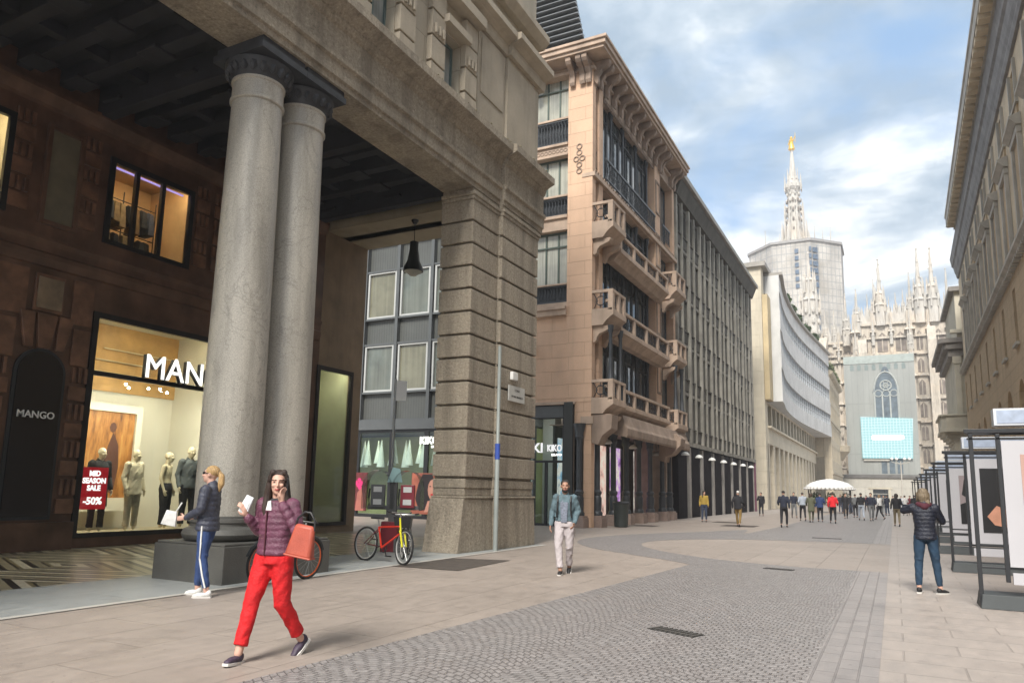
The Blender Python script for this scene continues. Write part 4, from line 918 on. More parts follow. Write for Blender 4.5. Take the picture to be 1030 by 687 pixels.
for y in ys:
    if y > 65: continue
    for (u0, u1, z0, z1) in ((y-.42, y+.42, 8.1, 10.45), (y-.75, y+.75, 11.75, 15.2), (y-.7, y+.7, 16.7, 18.35)):
        f = MB(RF).wall(u0+.001, u1-.001, z0+.001, z1-.001, -.4, -.3, [(u0+.1, (u0+u1)/2-.03, z0+.1, z1-.1), ((u0+u1)/2+.03, u1-.1, z0+.1, z1-.1)]).build('window', m_gry, RB)
        MB(RF).box(u0+.05, u1-.05, -.38, -.36, z0+.05, z1-.05).build('pane', m_gdk, f)
    MB(RF).box(y-.62, y+.62, 0, .14, 7.96, 8.09).build('sill', m_gry, RB, bevel=.01); b = MB(RF); b.box(y-.95, y-.76, -.06, .1, 11.5, 15.3); b.box(y+.76, y+.95, -.06, .1, 11.5, 15.3)
    b.box(y-1.0, y+1.0, -.06, .12, 15.3, 15.55); b.prof([(-.06, 15.55), (.14, 15.6), (.3, 15.78), (.34, 15.8), (.34, 15.92), (-.06, 16.05)], y-1.1, y+1.1); b.build('window_surround', m_gry, RB, bevel=.01); b = MB(RF); b.box(y-.9, y+.9, -.06, .06, 16.55, 16.69); b.box(y-.85, y-.71, -.06, .05, 16.7, 18.4); b.box(y+.71, y+.85, -.06, .05, 16.7, 18.4)
    b.build('upper_surround', m_gry, RB, bevel=.01)
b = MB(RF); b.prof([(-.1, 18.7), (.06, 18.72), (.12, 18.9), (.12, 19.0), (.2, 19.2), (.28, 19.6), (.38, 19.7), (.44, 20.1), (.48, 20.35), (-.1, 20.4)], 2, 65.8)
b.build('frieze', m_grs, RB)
b = MB(RF); b.prof([(-.1, 20.4), (.55, 20.45), (.55, 20.62), (1.0, 20.7), (1.0, 21.3), (1.06, 21.35), (1.06, 21.52), (-.1, 21.9)], 2, 58.6); b.build('eave', m_gry, RB)
b = MB(RF)
for i in range(66): b.box(2.3+i*.85, 2.8+i*.85, .5, .97, 20.46, 20.69)
build_each(b, 'eave_block', m_brs, RB)
b = MB(RF); b.box(2, 66.6, -12, -.6, 0, 20.4); b.build('core_wall', m_brs, RB)
# ------------------------------------------------------------------ right, beyond: pale baroque corner
BC = thing('corner_palazzo', 'pale stone corner building with curved balcony at the end of the long palazzo', 'building', (6, 72, 0))
CF = Fr((.6, 70, 0), (1, 0, 0), (0, -1, 0))
m_bc = M('pale baroque stone', (.50, .46, .37), .75, .15, .6, .006, 18, stain=.3)
m_bcd = M('grey weathered cornice', (.24, .22, .2), .8, .25, 1, .01, 18, stain=.4)
b = MB(CF); b.box(4.35, 12, -12, 0, 0, 14.3); b.box(4.7, 12, -12, -.3, 14.3, 19.0); b.box(4.0, 4.5, -3, .1, 0, 6.5); b.build('wall', m_bc, BC, bevel=.03)
b = MB(CF); b.slab([(3.3, -12.5), (3.3, .35), (3.6, .7), (12, .7), (12, -12.5)], 14.3, 14.7); b.slab([(3.6, -12.5), (3.6, .2), (3.8, .5), (12, .5), (12, -12.5)], 13.8, 14.3); b.slab([(3.95, -12.3), (3.95, .2), (12, .2), (12, -12.3)], 13.2, 13.8); b.slab([(4.3, -12.4), (4.3, .1), (12, .1), (12, -12.4)], 18.8, 19.2)
b.build('cornice', m_bcd, BC, bevel=.03)
b = MB(CF)
for u in (4.55, 5.35): b.box(u-.22, u+.22, 0, .22, 7.9, 13.2); b.box(u-.32, u+.32, 0, .3, 12.6, 13.2); b.box(u-.3, u+.3, 0, .3, 7.6, 7.95)
b.box(4.2, 5.9, -.3, .14, 15.2, 15.5); b.build('pilaster', m_bc, BC, bevel=.02)
b = MB(CF); b.slab([(3.0+.1, -6), (3.0, .5), (3.4, 1.0), (5.9, 1.0), (5.9, -6)], 6.9, 7.2); b.slab([(3.2, -6), (3.1, .4), (3.5, .85), (5.8, .85), (5.8, -6)], 7.2, 8.2); b.slab([(3.0, -6), (2.95, .5), (3.4, 1.0), (5.9, 1.0), (5.9, -6)], 8.2, 8.35)
for i in range(5): b.slab([(3.3+.2*i, -6), (3.3+.2*i, .3-.06*i), (5.8, .3-.06*i), (5.8, -6)], 6.7-.22*i, 6.92-.22*i)
b.build('balcony', m_bc, BC, bevel=.03)

# ------------------------------------------------------------------ cathedral
CA = thing('cathedral', 'pale gothic marble cathedral with pinnacles and a tall spire topped by a gold statue', 'cathedral', (-5, 190, 0))
def marb(name, base, vscale=1.2):
    m = newmat(name); s = NB(m); o = s.sep()
    c = s.ramp(s.noise(.16, 7, .65), [(.3, k(base, .72)), (.5, base), (.7, (base[0]*1.25, base[1]*1.1, base[2]*.95))])
    t = s.noise(1.0, 6, .7, s.map((vscale, vscale, .25))); c = s.mix(.5, c, s.ramp(t, [(.34, k(base, .5)), (.52, base), (.66, k(base, 1.2))]))
    s.set(s.b.inputs['Base Color'], c); s.b.inputs['Roughness'].default_value = .85; s.bump(t, .5); return m
m_mar = marb('weathered pink white marble', (.58, .52, .44)); m_mar2 = marb('pale spire marble', (.60, .57, .52), 2.0)
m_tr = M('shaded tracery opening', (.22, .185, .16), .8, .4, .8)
CF_ = FY(182)
spires = []
def apse(x0, x1, yf, zt, pitch):
    """one wall of the apse with ribs, lancets, string courses and a gabled parapet"""
    F_ = FY(yf); b = MB(F_); b.box(x0, x1, -14, 0, 0, zt-4); b.build('wall', m_mar, CA)
    n = int((x1-x0)/pitch); b = MB(F_); t = MB(F_)
    for i in range(n+1):
        u = x0 + i*(x1-x0)/n; w = .55 if i % 3 else .95; dd = .9 if i % 3 else 1.7
        b.wedge(u-w, u+w, 0, dd, 0, zt-1.5, u-w*.55, u+w*.55, 0, dd*.6)
        if i % 3 == 0: spires.append((u, yf-dd, zt-16 + 3*(i % 2), zt-3 + 2*(i % 2), .55))
        else: spires.append((u, yf-dd, zt-9, zt-1.5, .35))
        for zq in (8, 13, 18, 23, 28, 33, zt-6): b.wedge(u-w*1.15, u+w*1.15, 0, dd+.25, zq, zq+.9, u-w*.3, u+w*.3, 0, dd*.7)
        for q in range(5): b.ball(u, dd+.3, 9+6*q+random.random(), .45, 1, (.7, .7, 1.6))
        if i < n:
            c = u + (x1-x0)/n/2; hw = (x1-x0)/n/2 - w - .25
            if hw > .25:
                for zq, hq in ((9, 3.4), (14, 3.4), (19, 3.4), (24, 3.4), (29, 3.2), (34, zt-40)):
                    if hq < .8: continue
                    t.prism([(c-hw, zq), (c+hw, zq), (c+hw, zq+hq*.75), (c, zq+hq), (c-hw, zq+hq*.75)], .02, .08)
                    b.prism([(c-.08, zq), (c+.08, zq), (c+.08, zq+hq*.9), (c-.08, zq+hq*.9)], .08, .22)
    for z in (7.4, 12.6, 17.8, 23, 28.2, 33, zt-7.5, zt-4.3): b.box(x0, x1, 0, .55, z, z+.5)
    b.build('buttress_work', m_mar, CA); t.build('tracery_opening', m_tr, CA)
    # parapet: a row of little gables and crockets
    b = MB(F_); u = x0
    b.box(x0, x1, -.5, .3, zt-4, zt-3.4)
    while u < x1 - .6:
        h = random.uniform(3.0, 3.7)
        b.prism([(u, zt-3.6), (u+1.05, zt-3.6), (u+1.05, zt-2.4), (u+.52, zt-4+h+1), (u, zt-2.4)], -.3, .1)
        b.wedge(u-.13, u+.13, -.25, .1, zt-3.6, zt+.7, u-.03, u+.03, -.1, 0); u += 1.1
    b.build('parapet', m_mar2, CA)
apse(-26, -6.2, 190, 42.0, 3.6); apse(-6.2, 12.2, 183, 44.5, 3.1); apse(12.2, 32, 187, 43, 3.4)
def spire(x, y, z0, z1, r, name='pinnacle', crowd=True, mat=None):
    b = MB(); h = z1-z0
    b.lathe(x, y, [(r, z0), (r, z0+h*.28), (r*1.25, z0+h*.3), (r*.8, z0+h*.33), (r*.72, z0+h*.45), (r*.9, z0+h*.47), (r*.45, z0+h*.52), (r*.25, z0+h*.75), (r*.3, z0+h*.76), (r*.1, z0+h*.97), (r*.25, z0+h*.98), (.02, z1)], 8)
    if crowd:
        for lv in (.3, .47):
            for i in range(6):
                q = i*math.pi/3+.3; xx, yy = x+r*1.15*math.cos(q)*(1 if lv < .4 else .75), y+r*1.15*math.sin(q)*(1 if lv < .4 else .75)
                b.lathe(xx, yy, [(r*.17, z0+h*(lv-.1)), (r*.17, z0+h*lv), (.02, z0+h*(lv+.14))], 5)
        for i in range(14):
            t = .3+.65*random.random(); q = random.random()*6.28; rr = r*(1-.85*t); b.ball(x+rr*math.cos(q), y+rr*math.sin(q), z0+h*t, r*.13, 1, (1, 1, 1.5))
    return b.build(name, mat or m_mar2, CA)
for (x, y, z0, z1, r) in ((-.8, 183, 40, 56, 1.15), (-2.0, 184, 40, 51.6, .7), (7.1, 183, 40, 57.5, 1.2), (9.7, 183, 40, 57.3, 1.2), (5.3, 184, 40, 52.4, .75), (-5.7, 183, 38, 49.2, .9), (-3.4, 184, 40, 48, .5), (2.4, 184, 41, 47.8, .5),
                          (1.0, 184, 41, 47, .4), (3.9, 184, 41, 48.5, .45), (12.7, 186, 39, 53, .8), (-8.3, 189, 37, 50, .9), (-11, 190, 37, 46.5, .6), (-13, 190, 37, 47, .6), (-19.5, 190, 37, 51, .9), (-23, 190, 37, 50, .9), (15.5, 186, 40, 52, .8)):
    spire(x, y, z0, z1, r)
for x, y, z0, z1, r in spires: spire(x, y, z0, z1, r, crowd=r > .5)
# corner turret in front
b = MB(); b.lathe(-15.0, 176, [(2.0, 0), (2.0, 36), (2.2, 36.5), (1.9, 37), (1.85, 45.3), (2.2, 45.7), (1.2, 46.6), (1.0, 50), (1.3, 50.4), (.5, 51.2), (.12, 56.6), (.25, 56.9), (.02, 57.6)], 8)
for i in range(8):
    q = i*math.pi/4
    for rr, za, zb in ((2.05, 42, 48.5), (1.25, 47.5, 52.8)): b.lathe(-15+rr*math.cos(q), 176+rr*math.sin(q), [(.25, za), (.25, zb-2.4), (.03, zb)], 5)
    for z in (38, 40.5, 43): b.ball(-15+1.95*math.cos(q+.4), 176+1.95*math.sin(q+.4), z, .38, 1, (1, 1, 2))
b.build('turret', m_mar2, CA)
# flying buttresses before the apse wall
for (x, z) in ((-4.5, 33), (-12.5, 34), (8.5, 35)):
    b = MB(Fr((x, 0, 0), (0, 1, 0), (1, 0, 0))); b.prism([(172, z-5), (183, z+3), (183, z+4.4), (172, z-3.4)], -.4, .4); b.prism([(171, 0), (173, 0), (173, z-1), (172, z+2), (171, z-1)], -.8, .8); b.build('flying_buttress', m_mar, CA)
# crossing tower shaft above the scaffold with the gold figure
SX, SY = -22.3, 222
b = MB()
b.lathe(SX, SY, [(3.1, 70), (3.0, 74), (2.2, 78), (1.75, 84), (1.6, 90), (1.9, 91), (2.55, 92), (2.6, 93), (2.0, 93.2), (1.5, 95), (1.15, 95.6), (.85, 98), (.35, 103.6), (.5, 104)], 8)
for i in range(8):
    q = i*math.pi/4+.39
    for rr, za, zb, r0 in ((3.6, 70, 82, .42), (2.7, 76, 88, .3), (2.4, 91, 96.5, .2), (1.5, 94, 98.5, .15), (4.4, 68, 78, .35)): b.lathe(SX+rr*math.cos(q), SY+rr*math.sin(q), [(r0, za), (r0*.9, zb-4), (.04, zb)], 5)
    for z in range(72, 92, 2): b.ball(SX+(3.2-.08*(z-72))*math.cos(q), SY+(3.2-.08*(z-72))*math.sin(q), z, .34, 1, (1, 1, 1.6))
b.build('main_spire', m_mar2, CA)
b = MB()
for i in range(8):
    q = i*math.pi/4
    for z in (79, 82, 85, 88): b.ball(SX+1.95*math.cos(q), SY+1.95*math.sin(q), z, .42, 1, (.8, .8, 1.9))
    b.ball(SX+1.45*math.cos(q), SY+1.45*math.sin(q), 94.3, .4, 1, (.8, .8, 1.6))
build_each(b, 'spire_opening', m_tr, CA)
m_gold = M('gilded copper', (.85, .52, .07), .35, .1, 2, metal=.7)
b = MB(); b.lathe(SX, SY, [(.35, 103.9), (.95, 104.4), (.8, 105.4), (.5, 106.6), (.75, 107.2), (.4, 107.7), (.1, 107.8)], 12); b.ball(SX, SY, 108.1, .42, 2); b.tube([(SX+.5, SY, 107.2), (SX+1.1, SY, 108.4)], .16); b.tube([(SX-.5, SY, 107.0), (SX-.9, SY, 106.0)], .16); b.tube([(SX+1.1, SY, 106.5), (SX+1.15, SY, 109.6)], .07)
b.build('gold_statue', m_gold, CA, smooth=True)
for (x, z1) in ((-35.0, 76.5), (-31.2, 81.5), (-29.3, 78.5), (-17.2, 81.0), (-15.0, 79.5), (-12.9, 80.0), (-10.5, 74.5)): spire(x, 226, 66, z1, .6, crowd=False)
b = MB(); b.lathe(SX, SY, [(11.2, 30), (11.2, 70.8)], 8); b.build('crossing_tower', m_mar, CA)
# scaffold around the crossing tower
m_net = newmat('scaffold netting'); s = NB(m_net); o = s.sep()
gx = s.math('LESS_THAN', s.math('FRACT', s.math('DIVIDE', s.math('ADD', o[0], s.math('MULTIPLY', o[1], .3)), 1.25)), .12); gz = s.math('LESS_THAN', s.math('FRACT', s.math('DIVIDE', o[2], 2.0)), .1)
base = (.46, .435, .40)
c = s.ramp(s.noise(.25, 7, .7, s.map((1, 1, .45))), [(.3, k(base, .6)), (.5, base), (.7, k(base, 1.3))]); c = s.mix(s.math('MULTIPLY', s.math('MAXIMUM', gx, gz), .7), c, (.2, .22, .24)); c = s.mix(s.ramp(s.noise(.12, 4, .6), [(.5, (0, 0, 0)), (.62, (.6, .6, .6))]), c, (.30, .27, .23))
s.set(s.b.inputs['Base Color'], c); s.b.inputs['Roughness'].default_value = .8
SCF = thing('tower_scaffold', 'pale netted scaffold wrapped round the crossing tower below the spire', 'scaffold', (SX, SY, 30))
b = MB(); n = 8
pts = [(SX+13.4*math.cos(math.pi*2*i/8+math.pi/8)*1.0, SY+13.4*math.sin(math.pi*2*i/8+math.pi/8)) for i in range(8)]
b.slab(pts, 36, 71.2); b.build('netting', m_net, SCF)
b = MB(); b.slab([(SX+(x-SX)*1.035, SY+(y-SY)*1.035) for x, y in pts], 71.2, 71.9); b.build('roof_deck', M('grey deck', (.3, .29, .28), .7, .1), SCF)
F9 = FY(SY-12.6)
b = MB(F9); m_bl = M('dark blue scaffold gap', (.10, .14, .2), .7, .3)
for u0, u1 in ((-17.9, -17.0), (-26, -25.0)): pass
for z in range(40, 70, 2):
    b.box(-21.3, -20.3, .0, .06, z, z+1.2) if z > 56 else None; b.box(-17.6, -16.9, 0, .06, z+.2, z+1.5)
b.build('open_bay', m_bl, SCF)
b = MB(Fr((SX+12.5*.7071, SY-12.5*.7071, 0), (1, 1, 0), (1, -1, 0)))
for z in range(38, 70, 2): b.box(-4.6+.0, -3.0, .0, .2, z, z+1.3); b.tube([(-4.6, .25, z), (-3.0, .25, z+2)], .08, 4)
b.build('stair_bay', m_bl, SCF)
# ------------------------------------------------------------------ netted chapel front with the big screen
NC = thing('netted_scaffold', 'tall grey net scaffold over the cathedral end with a printed gothic window', 'scaffold', (-1.5, 165, 0))
NF = FY(165)
m_net2 = newmat('grey green net'); s = NB(m_net2); o = s.sep(); gx = s.math('LESS_THAN', s.math('FRACT', s.math('DIVIDE', o[0], 1.05)), .1); gz = s.math('LESS_THAN', s.math('FRACT', s.math('DIVIDE', s.math('ADD', o[2], .2), 10.2)), .02)
base = (.29, .30, .285); c = s.ramp(s.noise(.3, 6, .6, s.map((1, 1, .3))), [(.3, k(base, .85)), (.7, k(base, 1.15))]); c = s.mix(s.math('MULTIPLY', s.math('MAXIMUM', gx, gz), .35), c, (.16, .175, .17))
s.set(s.b.inputs['Base Color'], c); s.b.inputs['Roughness'].default_value = .8
MB(NF).box(-8.1, 4.8, -9, 0, 5.9, 28.6).build('net', m_net2, NC)
b = MB(NF); b.box(-8.1, 4.8, -.2, .1, 28.6, 30.2); b.build('net_top', M('pale green net', (.34, .38, .36), .8, .15), NC)
m_gw = M('printed window glass', (.10, .13, .155), .5, .4, .8); m_gws = M('printed tracery', (.40, .42, .40), .7, .1)
b = MB(NF)
arc = [(-2.6, 16), (1.6, 16), (1.6, 22.3)] + [(-.5+2.1*math.cos(t*math.pi/10), 22.3+4.2*math.sin(t*math.pi/10)) for t in range(1, 10)] + [(-2.6, 22.3)]
gw = b.prism(arc, .01, .05).build('gothic_window', m_gw, NC)
b = MB(NF)
for u in (-2.6, -1.2, .2, 1.6): b.box(u-.12, u+.12, .05, .1, 16, 22.6)
for u in (-1.9, -.5, .9): b.ring((u, .07, 22.3), (0, 1, 0), .66, .1, 14, 4)
b.ring((-.5, .07, 23.9), (0, 1, 0), 1.0, .14, 18, 4); b.ring((-.5, .08, 23.9), (0, 1, 0), .45, .1, 12, 4)
for i in range(6): b.tube([(-.5, .07, 23.9), (-.5+math.cos(i*math.pi/3), .07, 23.9+math.sin(i*math.pi/3))], .07, 4)
b.tube([(-2.65, .07, 16)]+[(-.5+2.2*math.cos(t*math.pi/12), .07, 22.3+4.4*math.sin(t*math.pi/12)) for t in range(12, -1, -1)]+[(1.65, .07, 16)], .16, 4)
b.build('tracery', m_gws, gw)
b = MB(NF); b.prism([(-3.0, 22.5), (-2.6, 22.5), (-.5, 27.3), (-.5, 27.9), (-.9, 27.6)], .04, .08); b.prism([(2.0, 22.5), (1.6, 22.5), (-.5, 27.3), (-.5, 27.9), (-.1, 27.6)], .04, .08); b.build('gable', m_gw, gw)
b = MB(NF)
for u in (-2.0, -.6, .8): b.box(u, u+1.0, .01, .05, 6.2, 9.2)
build_each(b, 'lower_window', m_gw, NC)
b = MB(NF)
for i in range(8): b.prism([(-6.9+i*1.35, 27.2), (-6.2+i*1.35, 27.2), (-6.2+i*1.35, 28.2), (-6.55+i*1.35, 28.55), (-6.9+i*1.35, 28.2)], .01, .04)
build_each(b, 'printed_arch', M('printed arch shade', (.19, .23, .225), .8, .1), NC)
# plinth wall with the doorway and the long ledge
PW = thing('chapel_plinth', 'pale stone ground floor with a doorway below the netted scaffold', 'wall', (0, 164, 0))
m_pl = BLOCK('pale plinth blocks', (.44, .42, .37), 2.4, 1.7, .03, stain=.15, dark=.6)
MB(NF).wall(-9.2, 30, -.0, 5.3, -1, .6, [(-3.8, -1.1, 0, 3.0)]).build('wall', m_pl, PW); MB(NF).box(-9.3, 30, -1, .9, 5.3, 5.95).build('ledge', M('dark ledge', (.12, .115, .11), .7, .2), PW)
dr = MB(NF).box(-3.8, -1.1, -.3, -.1, 0, 3.0).build('doorway', m_gdk, PW); b = MB(NF); [b.box(-3.8, -1.1, -.1, -.02, z, z+.12) for z in (1.3, 2.1)]; b.build('door_bar', m_pl, dr); b = MB(NF); b.box(-4.6, -.3, .6, .75, 3.1, 3.4); b.box(-4.3, -3.9, .6, .7, 0, 3.1); b.box(-1.0, -.6, .6, .7, 0, 3.1); b.build('door_surround', m_bc, PW)
# LED screen
LS = thing('led_screen', 'big pale turquoise advertising screen hung on the netted scaffold', 'screen', (-.8, 164, 13))
ms = newmat('lit screen'); s = NB(ms); o = s.sep(); gx = s.math('LESS_THAN', s.math('FRACT', s.math('DIVIDE', s.math('ADD', o[0], 20.), .56)), .14); gz = s.math('LESS_THAN', s.math('FRACT', s.math('DIVIDE', o[2], .56)), .14)
c = s.mix(s.math('MULTIPLY', s.math('MAXIMUM', gx, gz), .8), (.33, .62, .64), (.85, .95, .95)); s.set(s.b.inputs['Base Color'], (.02, .02, .02)); s.set(s.b.inputs['Emission Color'], c); s.b.inputs['Emission Strength'].default_value = .72
scr = MB(NF).prism([(-5.35, 9.25), (3.6, 9.15), (4.0, 17.05), (-5.4, 17.6)], .25, .6).build('display', ms, LS)
b = MB(NF); n = 12; b.prism([(-3.1+.5*math.cos(math.pi/2+math.pi*i/6), 13.35+.5*math.sin(math.pi/2+math.pi*i/6)) for i in range(7)]+[(1.8+.5*math.cos(-math.pi/2+math.pi*i/6), 13.35+.5*math.sin(-math.pi/2+math.pi*i/6)) for i in range(7)], .6, .62); b.build('lozenge', EMIT('white screen lozenge', (1, 1, 1), .55), scr)
MB(NF).box(-5.2, -.5, .1, .35, 8.7, 9.1).build('screen_bracket', m_gry, LS)
# ------------------------------------------------------------------ people
def capsule(bm, p0, p1, r0, r1, n=12):
    p0, p1 = Vector(p0), Vector(p1); t = (p1-p0); Lh = t.length
    if Lh < 1e-5: return
    t.normalize(); a = t.cross(Vector((.3, .8, .52))); a.normalize(); b = t.cross(a)
    rings = []
    prof = [(-r0*.92, .38), (-r0*.7, .71), (-r0*.38, .92), (0, 1)], [(0, 1), (r1*.38, .92), (r1*.7, .71), (r1*.92, .38)]
    for s_, f in prof[0]: rings.append((p0 + t*s_, r0*f))
    for s_, f in prof[1]: rings.append((p1 + t*s_, r1*f))
    vs = [[bm.verts.new(c + a*r*math.cos(2*math.pi*j/n) + b*r*math.sin(2*math.pi*j/n)) for j in range(n)] for c, r in rings]
    for x, y in zip(vs, vs[1:]):
        for j in range(n): bm.faces.new((x[j], x[(j+1) % n], y[(j+1) % n], y[j]))
    bm.faces.new(vs[0]); bm.faces.new(vs[-1])
def chain(bm, pts, rs, n=12):
    for i in range(len(pts)-1): capsule(bm, pts[i], pts[i+1], rs[i], rs[i+1], n)
def ell(bm, c, r, rot=None, sub=3):
    bmesh.ops.create_icosphere(bm, subdivisions=sub, radius=1, matrix=Matrix.Translation(Vector(c)) @ (rot or Matrix()) @ Matrix.Diagonal((*r, 1)))
def loftz(bm, rings, n=20):
    """rings (centre vector, rx, ry, frame) stacked upward"""
    vs = []
    for c, rx, ry, M3 in rings:
        vs.append([bm.verts.new(Vector(c) + M3 @ Vector((rx*math.cos(2*math.pi*j/n), ry*math.sin(2*math.pi*j/n), 0))) for j in range(n)])
    for x, y in zip(vs, vs[1:]):
        for j in range(n): bm.faces.new((x[j], x[(j+1) % n], y[(j+1) % n], y[j]))
    bm.faces.new(vs[0]); bm.faces.new(vs[-1])
def solid(bm, name, vox, mats, parent, sm=4, wrinkle=0.):
    """fuse overlapping closed shapes into one continuous skin"""
    bmesh.ops.recalc_face_normals(bm, faces=bm.faces)
    me = bpy.data.meshes.new(name); bm.to_mesh(me); bm.free()
    t = bpy.data.objects.new('tmp', me); COL.objects.link(t)
    r = t.modifiers.new('r', 'REMESH'); r.mode = 'VOXEL'; r.voxel_size = vox
    if sm: q = t.modifiers.new('s', 'SMOOTH'); q.iterations = sm; q.factor = .5
    bpy.context.view_layer.update()
    m2 = bpy.data.meshes.new_from_object(t.evaluated_get(bpy.context.evaluated_depsgraph_get())); m2.name = name
    bpy.data.objects.remove(t); bpy.data.meshes.remove(me)
    if wrinkle:
        nrm_ = [v.normal.copy() for v in m2.vertices]
        for v, vn in zip(m2.vertices, nrm_):
            c = v.co; q = noise.noise(Vector((c.x*8, c.y*8, c.z*13 + c.x*18))) + .5*noise.noise(Vector((c.x*22+7, c.y*15, c.z*17 - c.x*20)))
            v.co = c + vn*wrinkle*q
    m2.materials.clear()
    for m_ in mats: m2.materials.append(m_)
    m2.polygons.foreach_set('use_smooth', [True]*len(m2.polygons)); m2.polygons.foreach_set('material_index', [0]*len(m2.polygons))
    o = bpy.data.objects.new(name, m2); COL.objects.link(o); o.parent = parent; return o
def skin(c=(.52, .29, .20)): return M('skin %.2f' % c[0], c, .55, .08, 6)
m_eye = M('dark eye', (.03, .02, .02), .3, .1); m_lip = M('lips', (.42, .10, .09), .5, .1); m_brow = M('brow', (.05, .03, .02), .8, .1)
def hairmat(c):
    nm = 'hair %.3f %.3f' % c[:2]
    if nm in MATS: return MATS[nm]
    m = newmat(nm); s = NB(m); f = s.noise(1.0, 5, .7, s.map((70, 70, 5)))
    s.set(s.b.inputs['Base Color'], s.mix(.8, c, s.ramp(f, [(.3, k(c, .3)), (.5, c), (.7, k(c, 1.9))]))); s.b.inputs['Roughness'].default_value = .5; s.bump(f, .012); return m
POSES = {
 'stand': dict(),
 'walk': dict(hipL=(-.09, .0, .93), kneeL=(-.10, .13, .52), ankL=(-.10, .24, .09), kneeR=(.10, -.02, .50), ankR=(.09, -.24, .13), pitR=-35, elbL=(-.25, -.08, 1.14), wrL=(-.24, .02, .88), elbR=(.25, .02, 1.13), wrR=(.25, .18, .94)),
 'walk2': dict(kneeR=(.10, .14, .52), ankR=(.09, .22, .09), kneeL=(-.10, -.02, .50), ankL=(-.09, -.22, .13), pitL=-35, elbR=(.25, -.08, 1.14), wrR=(.25, .0, .88), elbL=(-.25, .03, 1.14), wrL=(-.22, .2, .98)),
}
